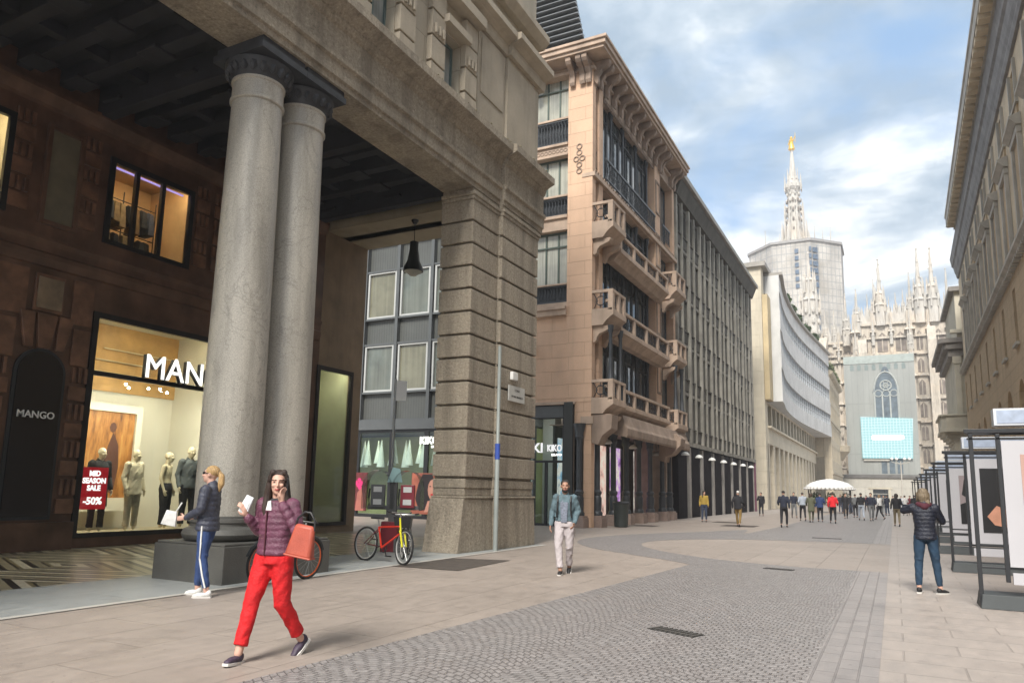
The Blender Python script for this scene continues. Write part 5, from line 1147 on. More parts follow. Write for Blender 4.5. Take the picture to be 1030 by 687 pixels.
def person(label, loc, heading, height=1.7, pose='stand', over=None, body=(.52, .29, .20), top=None, legs=None, shoe=(.02, .02, .02), hair=(.03, .02, .015), hairstyle='short', puffer=False, long_coat=0., vox=.012, group=None, head_turn=0., head_tilt=0., face=True, name='person', cat='person', wide=1., extra=None, mannequin=False, hood=None, baggy=1., jeans_hem=.1):
    """heading in degrees: 0 looks along +Y, positive turns left"""
    P = thing(name, label, cat, (0, 0, 0), group)
    J = dict(pel=(0, 0, .95), chest=(0, .0, 1.27), neck=(0, .0, 1.445), hipL=(-.088, 0, .92), hipR=(.088, 0, .92), kneeL=(-.1, .02, .50), kneeR=(.1, .02, .50), ankL=(-.11, 0, .085), ankR=(.11, 0, .085),
             shL=(-.165*wide, 0, 1.385), shR=(.165*wide, 0, 1.385), elbL=(-.225*wide, -.03, 1.12), elbR=(.225*wide, -.03, 1.12), wrL=(-.235*wide, .06, .88), wrR=(.235*wide, .06, .88), pitL=0, pitR=0, toeL=0, toeR=0, hdL=None, hdR=None)
    J.update(POSES.get(pose, {})); J.update(over or {})
    J = {a: (Vector(b) if isinstance(b, tuple) else b) for a, b in J.items()}
    if vox > .013 and not mannequin:                       # nobody in a crowd stands quite like the next
        for a, am in (('elbL', .03), ('elbR', .03), ('wrL', .07), ('wrR', .07), ('kneeL', .02), ('kneeR', .02), ('ankL', .03), ('ankR', .03)):
            J[a] = J[a] + Vector((random.uniform(-am, am)*.5, random.uniform(-am, am*1.6), random.uniform(0, am) if a[0] != 'a' else 0))
        if random.random() < .3: J['elbR'] = Vector((.25, .05, 1.15)); J['wrR'] = Vector((.12, .24, 1.25))
        head_turn += random.uniform(-35, 35); wide *= random.uniform(.94, 1.08)
    sk = skin(body); hf = Matrix.Rotation(R(head_turn), 3, 'Z') @ Matrix.Rotation(R(head_tilt), 3, 'X')
    hc = J['neck'] + Vector((0, .015, .0)) + hf @ Vector((0, .02, .145))
    low = vox > .02; nn = 8 if low else 14
    def fr(v): return hc + hf @ Vector(v)
    I3 = Matrix.Identity(3)
    # --- body, one skin
    bm = bmesh.new(); h4 = hf.to_4x4(); sb = 2 if low else 3
    ell(bm, fr((0, -.012, .025)), (.074, .094, .092), h4, sb); ell(bm, fr((0, .022, -.035)), (.056, .066, .082), h4, sb); ell(bm, fr((0, .055, -.088)), (.028, .026, .024), h4, 2)
    if not low:
        capsule(bm, fr((0, .088, .01)), fr((0, .106, -.028)), .009, .013, 8); ell(bm, fr((0, .083, -.058)), (.024, .012, .012), h4, 2)
        for sgn in (-1, 1): ell(bm, fr((sgn*.076, -.01, -.005)), (.012, .02, .032), h4, 2); ell(bm, fr((sgn*.034, .07, -.022)), (.024, .02, .02), h4, 2)
        ell(bm, fr((0, .076, .03)), (.05, .014, .012), h4, 2)
    capsule(bm, J['neck'] - Vector((0, .01, .06)), fr((0, -.02, -.06)), .056, .052, nn)
    loftz(bm, [(J['pel']-Vector((0, 0, .08)), .14, .1, I3), (J['pel'], .15, .105, I3), ((J['pel']+J['chest'])/2, .125, .09, I3), (J['chest'], .145, .105, I3), (J['chest']+Vector((0, 0, .1)), .15, .09, I3), (J['neck']-Vector((0, 0, .03)), .07, .06, I3)], 16)
    for s_, sg in (('L', -1), ('R', 1)):
        chain(bm, [J['chest']+Vector((sg*.08, 0, .08)), J['sh'+s_], J['elb'+s_], J['wr'+s_]], [.06, .05, .036, .026], nn)
        chain(bm, [J['hip'+s_], J['knee'+s_], J['ank'+s_]], [.078, .052, .036], nn)
        # hand: palm, four fingers, thumb
        w = J['wr'+s_]; d = J['hd'+s_] if J['hd'+s_] is not None else (w-J['elb'+s_]); d = d.normalized()
        up = Vector((0, 1, 0)) if abs(d.y) < .8 else Vector((0, 0, 1)); side = d.cross(up).normalized(); nrm = side.cross(d).normalized()
        palm = w + d*.05
        rot = Matrix((nrm, side, d)).transposed().to_4x4()
        ell(bm, palm, (.036, .018, .05) if True else None, rot, 2)
        if not low:
            for i, (o_, l_) in enumerate(((-.028, .062), (-.010, .074), (.009, .07), (.027, .055))):
                b0 = w + d*.085 + nrm*o_; b1 = b0 + d*l_*.5 + side*(-sg)*.012; b2 = b1 + d*l_*.38 + side*(-sg)*.03
                chain(bm, [b0 - d*.02, b1, b2], [.0095, .0088, .0075], 7)
            th0 = w + d*.03 + nrm*.026; chain(bm, [th0, th0 + nrm*.03 + d*.025 - side*sg*.01, th0 + nrm*.034 + d*.058 - side*sg*.02], [.012, .010, .008], 7)
    bo = solid(bm, 'body', max(vox*.75, .0075) if not low else vox, [sk, m_eye, m_lip, m_brow], P, 3)
    if face and not mannequin and not low:
        inv = hf.transposed(); mi = [0]*len(bo.data.polygons)
        for i, p in enumerate(bo.data.polygons):
            q = inv @ (Vector(p.center) - hc)
            if q.y > .045 and abs(q.x) < .06:
                if abs(q.z-.004) < .0055 and abs(abs(q.x)-.031) < .012: mi[i] = 1
                elif abs(q.z-.025) < .0035 and abs(abs(q.x)-.032) < .02: mi[i] = 3
                elif abs(q.z+.062) < .009 and abs(q.x) < .024 and q.y > .07: mi[i] = 2
        bo.data.polygons.foreach_set('material_index', mi)
    # --- trousers
    if legs is not None:
        bm = bmesh.new(); B_ = baggy
        loftz(bm, [(J['pel']-Vector((0, 0, .10)), .155*B_, .118*B_, I3), (J['pel']-Vector((0, 0, .02)), .172*wide, .125, I3), (J['pel']+Vector((0, 0, .08)), .15*wide, .112, I3)], 20)
        for s_ in 'LR':
            a, kn, h = J['ank'+s_], J['knee'+s_], J['hip'+s_]; e = a + (kn-a)*jeans_hem
            m1 = h.lerp(kn, .5); m2 = kn.lerp(a, .45)
            hemr = .052*B_*(1.12 if B_ > 1.05 else .85)
            chain(bm, [h - Vector((0, 0, .02)), m1, kn, m2], [.096*B_, .083*B_, .066*B_, .058*B_], nn)
            t_ = (e-m2).normalized(); a_ = t_.cross(Vector((.3, .8, .52))).normalized(); b_ = t_.cross(a_); n_ = 14
            vv = [[bm.verts.new(c_ + a_*rr_*math.cos(2*math.pi*j/n_) + b_*rr_*math.sin(2*math.pi*j/n_)) for j in range(n_)] for c_, rr_ in ((kn.lerp(m2, .6), .055*B_), (m2, .0575*B_), (m2.lerp(e, .5), .055*B_), (e, hemr))]
            for x_, y_ in zip(vv, vv[1:]):
                for j in range(n_): bm.faces.new((x_[j], x_[(j+1) % n_], y_[(j+1) % n_], y_[j]))
            bm.faces.new(vv[0]); bm.faces.new(vv[-1])
            if not low:                                   # cloth folds behind the knee and above the hem
                for q_, sz in ((kn+Vector((0, -.03, .05)), .9), (kn+Vector((.01, .02, -.04)), .8), (m2, .9), (e.lerp(m2, .3), .85), (m1+Vector((0, .01, .03)), 1.15)):
                    ell(bm, q_, (.066*B_*sz, .066*B_*sz, .012), Matrix.Rotation(random.uniform(-.5, .5), 4, 'Y') @ Matrix.Rotation(random.uniform(-.4, .4), 4, 'X'), 2)
        solid(bm, 'trousers', vox, [legs], P, 3, 0 if low else .008)
    # --- shoes
    for s_ in 'LR':
        a = J['ank'+s_]; pit = R(J['pit'+s_]); yw = R(J['toe'+s_]); mt = Matrix.Translation(a) @ Matrix.Rotation(yw, 4, 'Z') @ Matrix.Rotation(pit, 4, 'X')
        if mannequin: continue
        bm = bmesh.new()
        T = lambda x, y, z: (mt @ Vector((x, y, z))).to_tuple()
        ell(bm, T(0, -.02, -.025), (.042, .05, .05), mt.to_3x3().to_4x4(), 2); ell(bm, T(0, .06, -.045), (.044, .085, .034), mt.to_3x3().to_4x4(), 2); ell(bm, T(0, .13, -.055), (.038, .045, .024), mt.to_3x3().to_4x4(), 2)
        so_ = solid(bm, 'shoe', min(vox, .012) if not low else vox, [M('shoe %.2f' % shoe[0], shoe, .6, .2, 20)], P, 2)
        if not low:
            q = MB(); pts = [(-.035, -.065), (.035, -.065), (.045, .03), (.048, .11), (.03, .168), (0, .18), (-.03, .168), (-.048, .11), (-.045, .03)]
            q.slab(pts, -.085, -.062)
            for v in q.bm.verts: v.co = mt @ v.co
            q.build('sole', M('pale rubber sole', (.6, .58, .55), .7, .1), so_, smooth=True)
    # --- jacket / coat
    if top is not None:
        bm = bmesh.new(); z0 = J['pel'].z - long_coat + .0; z1 = J['neck'].z - .015; tm = top
        rings = []; nb = 9; lean = J['chest'] - J['pel']
        NS = nb*4 if puffer and not low else 10
        for i in range(NS+1):
            t = i/NS; z = z0 + (z1-z0)*t; q = min(.999, max(-.8, (z - J["pel"].z)/max(.1, (J["neck"].z-J["pel"].z)))); cxy = J['pel'].lerp(J['neck'], min(max(q, 0), 1))
            wq = [(-.8, .2, .16), (0, .182, .135), (.25, .165, .125), (.55, .18, .132), (.8, .185, .12), (.93, .125, .1), (1.0, .075, .075)]
            for (qa, xa, ya), (qb, xb, yb) in zip(wq, wq[1:]):
                if qa <= q <= qb+1e-6: f = (q-qa)/(qb-qa); rx, ry = xa+(xb-xa)*f, ya+(yb-ya)*f; break
            bulge = 1 + (.055*abs(math.sin(math.pi*t*nb)) - .02 if puffer and not low else 0)
            rings.append((Vector((cxy.x, cxy.y, z)), rx*wide*bulge, ry*bulge*(1.02), I3))
        loftz(bm, rings, 24 if not low else 12)
        for s_, sg in (('L', -1), ('R', 1)):
            sh, el, wr = J['sh'+s_], J['elb'+s_], J['wr'+s_]
            ell(bm, sh, (.082, .075, .075), None, 2)
            for (p, q_, ra, rb) in ((sh, el, .072, .058), (el, wr.lerp(el, .04), .057, .043)):
                if puffer and not low:
                    n_ = 5 if p is sh else 4
                    for i in range(n_):
                        a = p.lerp(q_, i/n_); c = p.lerp(q_, (i+1)/n_); m = a.lerp(c, .5); r0 = ra+(rb-ra)*(i+.5)/n_
                        chain(bm, [a, m, c], [r0*.9, r0*1.12, r0*.9], 14)
                else: capsule(bm, p, q_, ra, rb, nn)
        chain(bm, [J['neck'] + Vector((0, -.03, -.03)), J['neck'] + Vector((0, -.02, .01))], [.085, .07], nn)
        solid(bm, 'jacket' if long_coat < .3 else 'coat', vox*.85, [tm], P, 2 if puffer else 3, 0 if low else (.004 if puffer else .009))
    # --- hair
    if hair is not None and not mannequin:
        hm = hairmat(hair); bm = bmesh.new()
        ell(bm, fr((0, -.022, .045)), (.083, .098, .083), h4, sb)
        if hairstyle == 'long':
            for sg in (-1, 1):
                chain(bm, [fr((sg*.06, -.0, .06)), fr((sg*.078, .005, -.03)), fr((sg*.088, -.005, -.12)), fr((sg*.10, .01, -.24)), fr((sg*.095, .03, -.32))], [.034, .032, .036, .034, .012], 10)
            ell(bm, fr((0, -.06, -.06)), (.085, .05, .15), h4, 2); ell(bm, fr((0, -.075, -.17)), (.09, .04, .12), h4, 2); chain(bm, [fr((-.05, .04, .1)), fr((-.075, .04, .03))], [.03, .02], 8); chain(bm, [fr((.05, .04, .1)), fr((.075, .04, .03))], [.03, .02], 8)
        elif hairstyle == 'tail':
            chain(bm, [fr((0, -.1, .04)), fr((0, -.15, -.0)), fr((0, -.165, -.1)), fr((0, -.15, -.22))], [.035, .04, .045, .014], 10)
        elif hairstyle == 'bob':
            ell(bm, fr((0, -.045, -.02)), (.098, .085, .11), h4, 2); [ell(bm, fr((random.uniform(-.07, .07), -.06+random.uniform(-.03, .02), -.09-random.random()*.05)), (.035, .035, .05), h4, 2) for _ in range(7)]
            for sg in (-1, 1): capsule(bm, fr((sg*.075, .0, .03)), fr((sg*.08, -.01, -.08)), .03, .025, 8)
        ho = solid(bm, 'hair', max(vox*.7, .008) if not low else vox, [hm], P, 2)
        # keep the face free
        if not low:
            inv = hf.transposed(); 
            for v in ho.data.vertices:
                q = inv @ (v.co - hc)
                if q.y > .055 and q.z < .075 and abs(q.x) < .06: q.y = .04; v.co = hc + hf @ q
        if hairstyle == 'beard': 
            bm = bmesh.new(); ell(bm, fr((0, .035, -.08)), (.056, .05, .045), h4, 2); solid(bm, 'beard', .01, [hm], P, 2)
    if hood is not None:
        bm = bmesh.new(); chain(bm, [J['neck'] + Vector((-.08, -.02, .0)), J['neck'] + Vector((0, -.09, -.04)), J['neck'] + Vector((.08, -.02, .0))], [.045, .06, .045], 10); solid(bm, 'hood', max(vox, .012), [hood], P, 3)
    if extra: extra(P, J, fr, hf)
    s_ = height/1.7
    P.location = loc; P.rotation_euler = (0, 0, R(heading)); P.scale = (s_, s_, s_)
    return P
def cloth(name, c, rough=.85, var=.12, sc=12, bump=.004): return M(name, c, rough, var, sc, bump, 60)
# ------------------------------------------------------------------ street things
m_rub = M('tyre rubber', (.015, .015, .016), .8, .2); m_chr = M('worn steel', (.4, .4, .4), .35, .15, metal=.8); m_blk = M('black plastic', (.015, .015, .017), .5, .2)
def bicycle(label, loc, rz, frame1, frame2, forkm, rimm, basket=False, tilt=0., steer=0., solid_fork=False, group=None, fender=None, wr=.33):
    t = thing('bicycle', label, 'bicycle', (0, 0, 0), group)
    def wheel(x, st):
        w = MB(); w.ring((0, 0, wr), (0, 1, 0), wr-.02, .021, 40, 7); 
        rm = MB(); rm.ring((0, 0, wr), (0, 1, 0), wr-.048, .011, 40, 5); 
        sp = MB()
        for i in range(18):
            q = 2*math.pi*i/18; sp.tube([(.02*math.cos(q+1), .02*(-1)**i, wr+.02*math.sin(q+1)), ((wr-.05)*math.cos(q), 0, wr+(wr-.05)*math.sin(q))], .0022, 4)
        sp.tube([(0, -.045, wr), (0, .045, wr)], .018, 8)
        for b in (w, rm, sp):
            mt = Matrix.Translation((x, 0, 0)) @ Matrix.Rotation(st, 4, 'Z')
            for v in b.bm.verts: v.co = mt @ v.co
        wo = w.build('wheel', m_rub, t, smooth=True); rm.build('rim', rimm, wo, smooth=True); sp.build('spokes', m_chr, wo); return wo
    wheel(-.52, 0); wheel(.52, steer)
    bb = (-.08, 0, .28); st = (-.2, 0, .66); hd = (.36, 0, .70); hb = (.40, 0, .58); ra = (-.52, 0, wr)
    f = MB(); f.tube([st, hd], .016); f.tube([bb, hb], .018); f.tube([bb, st], .016); f.build('frame', frame1, t, smooth=True)
    f = MB()
    for s in (-.045, .045): f.tube([ra, (-.13, s*.5, .3)], .010); f.tube([(ra[0], s, ra[2]), (-.2, s*.4, .62)], .009)
    f.build('rear_stays', frame2, t, smooth=True)
    f = MB(); mt = lambda p: p
    for s in (-.05, .05): f.tube([(.52, s, wr), (.45, s, .58), (.40, s*.5, .62)], .016)
    f.tube([(.40, 0, .58), (.345, 0, .86)], .016); f.build('fork', forkm, t, smooth=True)
    f = MB(); f.tube([(.35, 0, .86), (.36, 0, .93)], .014); f.tube([(.30, -.29, .97), (.36, -.2, .95), (.36, .2, .95), (.30, .29, .97)], .012); hbo = f.build('handlebar', m_chr, t, smooth=True)
    for s in (-1, 1): MB().tube([(.30, .30*s, .97), (.345, .215*s, .955)], .018).build('grip', m_blk, hbo)
    f = MB(); f.tube([(-.2, 0, .64), (-.235, 0, .80)], .013); f.build('seat_post', m_chr, t)
    f = MB(); f.slab([(-.37, -.08), (-.36, .08), (-.2, .045), (-.08, .018), (-.08, -.018), (-.2, -.045)], .81, .85); f.build('saddle', m_blk, t, smooth=True, bevel=.012)
    f = MB(); f.ring((-.08, .05, .28), (0, 1, 0), .085, .008, 20, 5); f.tube([(-.08, .07, .28), (-.02, .08, .13)], .01); f.tube([(-.08, -.07, .28), (-.14, -.08, .43)], .01); f.box(-.06, .02, .08, .17, .12, .14); f.box(-.18, -.1, -.17, -.08, .42, .44); f.build('crank', m_blk, t)
    if fender:
        for x in (-.52, .52):
            f = MB(); q = [(x+(wr+.03)*math.cos(a), 0, wr+(wr+.03)*math.sin(a)) for a in [R(20+20*i) for i in range(8)]]; f.tube(q, .022, 6); f.build('mudguard', fender, t, smooth=True)
    if basket:
        f = MB(); f.wedge(.42, .72, -.16, .16, .68, .92, .40, .76, -.19, .19); f.build('basket', m_blk, t)
    t.location = loc; t.rotation_euler = (R(tilt), 0, rz); return t
red_p = M('red bicycle paint', (.55, .025, .01), .35, .08); yel_p = M('yellow bicycle paint', (.65, .62, .03), .35, .08); ora = M('orange rim', (.6, .11, .03), .4, .1); drk = M('dark bicycle paint', (.03, .035, .04), .4, .1); slv = M('silver bicycle paint', (.45, .45, .44), .4, .1)
# mountain bike: rear wheel px(366,546) front wheel px(410,542)
def dirz(a, b): return math.atan2(b[1]-a[1], b[0]-a[0])
rw_, fw_ = (-10.0, 12.6), (-8.78, 12.32)
bicycle('red and yellow mountain bicycle leaning at the phone booth', ((rw_[0]+fw_[0])/2, (rw_[1]+fw_[1])/2, 0), dirz(rw_, fw_), red_p, M('dark red paint', (.12, .01, .015), .4, .1), yel_p, slv, tilt=-4, steer=-.25).scale = (1.16, 1.12, 1.08)
bicycle('black city bicycle with a front basket parked behind the red and yellow one', (-9.75, 13.75, 0), R(-62), drk, drk, drk, slv, basket=True, steer=.3)
bicycle('hire bicycle with orange rims standing at the column plinth behind the woman in red trousers', (-8.75, 9.05, 0), R(92), slv, slv, drk, ora, fender=drk, wr=.34, tilt=4)
# phone booth
PB = thing('phone_booth', 'double payphone with clear rounded hoods beside the pier', 'phone booth', (-11.0, 14.5, 0))
m_hood = PANE('smoked acrylic', (.62, .62, .62))
m_grayp = M('grey booth metal', (.14, .14, .14), .45, .2); m_redp = M('dark red booth panel', (.22, .015, .025), .45, .15)
HF = Fr((-10.85, 14.7, 0), (.89, .46, 0), (.46, -.89, 0))
b = MB(HF); b.box(-.09, .09, -.1, .1, 0, 2.0); b.box(-.62, .62, -.03, .03, 1.0, 1.1); b.build('stand', m_grayp, PB, bevel=.01)
MB(HF).box(-.24, .16, -.2, .2, 0, .72).build('pedestal', m_redp, PB, bevel=.02); MB(HF).box(.1, .34, -.3, .3, .02, .35).build('grey_box', m_grayp, PB)
for sg in (-1, 1):
    b = MB(HF); n = 8; c0 = sg*.36; w = .34
    pts = [(c0-w, 1.02), (c0-w, 1.55)] + [(c0-w*math.cos(math.pi*i/n), 1.55+.4*math.sin(math.pi*i/n)) for i in range(1, n)] + [(c0+w, 1.55), (c0+w, 1.02)]
    for (p, q) in zip(pts, pts[1:]):
        b.quad((p[0], -.4, p[1]), (q[0], -.4, q[1]), (q[0], .4, q[1]), (p[0], .4, p[1]))
    b.build('hood', m_hood, PB, smooth=True)
    ph = MB(HF).box(c0-.17, c0+.17, .04, .16, 1.05, 1.6).build('payphone', M('payphone red', (.28, .03, .045), .4, .1) if sg > 0 else m_grayp, PB, bevel=.015)
    for z in (1.12, 1.42): MB(HF).box(c0-.1, c0+.1, .16, .175, z, z+.13).build('notice', m_whitep, ph)
    MB(HF).tube([(c0-.2, .12, 1.1), (c0-.21, .15, 1.3), (c0-.2, .12, 1.5)], .022).build('handset', m_blk, ph)
MB(HF).prism([(-.14, 1.66), (.22, 1.66), (.16, 1.98), (-.02, 2.02)], .12, .15).build('badge', M('pale blue badge', (.4, .62, .62), .5, .1), PB)
# sign post behind the booth
SP = thing('street_sign', 'thin grey pole with a small white sign seen edge-on behind the phone booth', 'sign', (-11.9, 16.0, 0))
MB().lathe(-11.9, 16.0, [(.06, 0), (.06, .1), (.035, .12), (.035, 4.45)], 10).build('pole', M('galvanised steel', (.34, .36, .37), .4, .15, metal=.3), SP, smooth=True)
MB(Fr((-11.9, 16, 0), (.75, .66, 0), (.66, -.75, 0))).box(.02, .3, .03, .06, 3.85, 4.4).build('sign_plate', m_whitep, SP)
# drain pipe pole before the pier with blue sticker
PP = thing('conduit_pole', 'slim grey pole with a small blue sticker standing in front of the rusticated pier', 'pole', (-9.0, 16.55, 0))
MB().lathe(-9.0, 16.55, [(.06, 0), (.06, 2.6), (.045, 2.62), (.045, 5.25)], 12).build('pipe', M('grey pole paint', (.27, .30, .29), .45, .15), PP, smooth=True)
MB().lathe(-9.0, 16.55, [(.066, 2.3), (.066, 2.7)], 12).build('sticker', M('blue sticker', (.04, .09, .4), .5, .1), PP, smooth=True)
PQ = FX(-9.16)
st_ = thing('street_plaque', 'white marble street name plaque fixed to the rusticated pier', 'sign', (-9.15, 17.9, 4))
MB(PQ).box(17.35, 18.3, .0, .04, 3.92, 4.35).build('plaque', M('white marble plaque', (.55, .55, .52), .5, .1), st_, bevel=.006)
text('CORSO', .09, m_dark, st_, PQ, 17.83, .041, 4.2, .002, .001, align='CENTER'); text('VITTORIO EMANUELE II', .075, m_dark, st_, PQ, 17.83, .041, 4.03, .002, .001, align='CENTER', sx=.85)
bx = thing('alarm_box', 'small white box above the street plaque on the pier', 'box', (-9.15, 17.5, 4.5)); MB(PQ).box(17.45, 17.75, 0, .1, 4.5, 4.72).build('case', m_whitep, bx, bevel=.015)
# pendant lantern
LN = thing('pendant_lantern', 'dark bell shaped lantern hanging on a chain under the cross arch', 'lantern', (-13.3, 18.6, 8.9))
q = MB(); lx, ly, lz = -13.35, 18.6, 8.4
q.lathe(lx, ly, [(.33, lz-.02), (.31, lz+.1), (.2, lz+.32), (.14, lz+.72), (.14, lz+.8), (.14, lz+.95), (.03, lz+1.0)], 14); q.build('lantern_body', M('verdigris black metal', (.02, .025, .025), .5, .2), LN, smooth=True)
MB().lathe(lx, ly, [(.012, lz+1.0), (.012, 10.1)], 6).build('chain', m_dark, LN); MB().lathe(lx, ly, [(.05, 9.96), (.12, 10.06), (.12, 10.1)], 10).build('ceiling_rose', m_dark, LN)
MB().lathe(lx, ly, [(.1, lz-.16), (.26, lz-.04), (.3, lz-.03)], 12).build('glass', M('milky glass', (.5, .5, .45), .3, .1), LN, smooth=True)
# security camera
SCm = thing('security_camera', 'white dome security camera on an arm on the terracotta end wall', 'camera', (-14.3, 29.5, 8))
b = MB(TE); b.box(-14.5, -14.3, 0, .12, 7.75, 8.05); b.tube([(-14.4, .1, 7.95), (-14.35, .5, 7.95)], .04); b.build('arm', m_whitep, SCm); b = MB(); b.lathe(-14.33, 29.1, [(.04, 7.5), (.15, 7.58), (.17, 7.72), (.17, 7.85), (.05, 7.93)], 14); b.build('dome', m_whitep, SCm, smooth=True); b = MB(); b.ball(-14.33, 29.1, 7.6, .13, 2); b.build('lens_dome', m_blk, SCm, smooth=True)
# litter bin by the arcade
BN = thing('litter_bin', 'round dark litter bin in front of the iron columns', 'bin', (-10.75, 31.3, 0))
MB().lathe(-10.75, 31.3, [(.24, 0), (.3, .05), (.33, .95), (.35, 1.0)], 18).build('bin_body', M('dark green grey metal', (.03, .037, .035), .5, .2), BN, smooth=True); MB().lathe(-10.75, 31.3, [(.36, 1.0), (.37, 1.06), (.3, 1.12), (.22, 1.12)], 18).build('rim', m_blk, BN, smooth=True)
# covers and grates
def grate(label, x, y, w, d, rz, n=9, curved=False):
    t = thing('drain_grate', label, 'drain grate', (x, y, .008))
    f = Fr((x, y, 0), (math.cos(rz), math.sin(rz), 0), (-math.sin(rz), math.cos(rz), 0))
    MB(f).box(-w/2, w/2, -d/2, d/2, .006, .012).build('pit', M('black drain pit', (.008, .008, .008), .9, .2), t); b = MB(f)
    for i in range(n): u = -w/2 + (i+.5)*w/n; b.box(u-w/n*.28, u+w/n*.28, -d/2+.01, d/2-.01, .012, .02)
    b.wall(-w/2-.02, w/2+.02, 0, 0, 0, 0, []); b.build('bars', M('cast iron bars', (.07, .065, .06), .6, .3), t); return t
grate('dark slotted drain grate set in the near setts', -2.26, 8.44, .62, .24, R(-22), 9)
grate('flat grey drain cover in the setts, in the middle distance', -2.24, 16.6, .6, .25, R(-10), 12)
grate('small drain cover far down the setts', -2.3, 29.7, 1.0, .35, 0, 12)
hv = MB(); hv.sheet([(-8.86, 12.05), (-7.4, 12.15), (-7.55, 14.6), (-8.8, 14.2)], .0); 
for v in hv.bm.verts: v.co.z = .0135
tag(hv.build('hatch_cover', M('dark bitumen patch', (.075, .062, .052), .85, .25, 6, .006, 60)), 'dark rectangular access cover in the beige paving near the pier', 'cover')
for i, (x, y, s__) in enumerate(((-6.8, 37.5, 1.6), (-8.2, 41.5, 1.4), (-10.4, 33.5, 1.2))):
    hv = MB(); hv.sheet([(x-s__*.5, y-s__*.6), (x+s__*.5, y-s__*.6), (x+s__*.5, y+s__*.6), (x-s__*.5, y+s__*.6)], .0125)
    tag(hv.build('hatch_cover', MATS['dark bitumen patch']), ('dark square cover in the paving under the man in brown trousers', 'dark square cover in the paving before the dark arcade', 'dark square cover in the paving near the litter bin')[i], 'cover')
# exhibition panels
m_pf = M('black powder coated frame', (.02, .022, .026), .45, .15); m_pw = M('white panel board', (.50, .50, .535), .5, .04, 1); m_slab = M('dark ballast slab', (.05, .058, .062), .6, .2)
def panel(i, x, y, label, art):
    t = thing('display_stand', label, 'exhibition stand', (x, y, 0), 'photo exhibition stands along the right side'); f = Fr((x, y, 0), (1, 0, 0), (0, -1, 0)); W_ = 2.3
    b = MB(f)
    for u in (0, W_-.06): b.box(u, u+.055, -.03, .03, .0, 2.52)
    for u in (.34, W_-.4): b.box(u, u+.055, -.03, .03, .38, 2.5)
    b.box(-.05, W_+.05, -.04, .04, 2.52, 2.58); b.box(-.02, W_, -.03, .03, 2.42, 2.45)
    for z in (.88, .56): b.box(.03, W_-.03, -.02, .02, z, z+.03)
    b.box(.05, W_-.05, -.45, -.4, 2.52, 2.56)
    for u in (0, W_-.06): b.box(u, u+.05, -.42, .03, 2.53, 2.57)
    b.build('frame', m_pf, t, bevel=.004)
    MB(f).wedge(0, W_, -.55, .12, 0, .2, .03, W_-.03, -.5, .08).build('base_slab', m_slab, t, bevel=.01)
    MB(f).box(.4, W_-.4, .0, .05, .6, 2.4).build('board', m_pw, t)
    b = MB(f); b.box(.42, W_-.42, .04, .09, .36, .52); b.build('caption_plate', m_pw, t)
    hb = MB(f).box(.34, W_-.3, -.3, -.0, 2.63, 2.88).build('header_box', M('pale header', (.62, .66, .72), .5, .06), t); MB(f).box(.38, W_-.34, .0, .01, 2.66, 2.85).build('header_face', M('grey blue header face', (.38, .45, .58), .5, .15, 9), hb)
    mats_, shapes = art; pr = MB(f).box(.62, W_-.62, .05, .06, .85, 2.2).build('photograph', mats_[0], t)
    for j, (mt_, pts) in enumerate(shapes): MB(f).prism([(.62+u*(W_-1.24), .85+z*1.35) for u, z in pts], .06, .062+.001*j).build('photo_shape', mt_, pr)
blkp = M('black photo print', (.012, .012, .014), .5, .2); skp = M('skin tone print', (.55, .27, .18), .5, .2, 3); pinkp = M('dusty pink print', (.50, .32, .27), .5, .08); greyp = M('dark grey print', (.07, .07, .08), .5, .2); lil = M('grey lilac print', (.30, .25, .26), .5, .1)
arts = [((pinkp,), [(greyp, [(0, 0), (1, 0), (1, .45), (0, .5)])]),
        ((blkp,), [(skp, [(.08, .25), (.2, .12), (.45, .08), (.66, .25), (.62, .42), (.42, .36), (.25, .42)]), (skp, [(.40, .8), (.5, .78), (.58, .95), (.5, .99), (.40, .95)])]),
        ((lil,), [(blkp, [(0, 0), (1, 0), (1, .45), (.7, .5), (.3, .5), (0, .4)]), (blkp, [(.05, .6), (.2, .52), (.5, .6), (.62, .8), (.45, .95), (.12, .92)]), (skp, [(.2, .3), (.42, .25), (.66, .52), (.6, .76), (.42, .74), (.26, .5)])]),
        ((greyp,), [(skp, [(.3, .4), (.6, .4), (.65, .75), (.45, .9), (.3, .7)])]), ((lil,), [(greyp, [(.2, 0), (.8, 0), (.7, .7), (.3, .7)])]), ((greyp,), [(pinkp, [(.2, .5), (.8, .5), (.8, .9), (.2, .9)])]), ((blkp,), [(skp, [(.3, .3), (.6, .3), (.6, .7), (.3, .7)])]), ((lil,), [(blkp, [(.2, .1), (.8, .1), (.5, .8)])])]
labs = ['exhibition stand closest to the camera, black frame with a pink and grey photograph', 'exhibition stand with a hand and ear on black, second from the camera', 'exhibition stand with a dark haired head and hand, beside the woman taking a photo', 'exhibition stand with a face on grey, fourth from the camera', 'exhibition stand with a grey figure print, fifth from the camera', 'exhibition stand with a pink block print, sixth from the camera', 'exhibition stand with a small skin tone print, seventh from the camera', 'exhibition stand with a dark wedge print, last of the row toward the cathedral']
for i in range(8): panel(i, 1.02, 12.86+5.85*i, labs[i], arts[i])
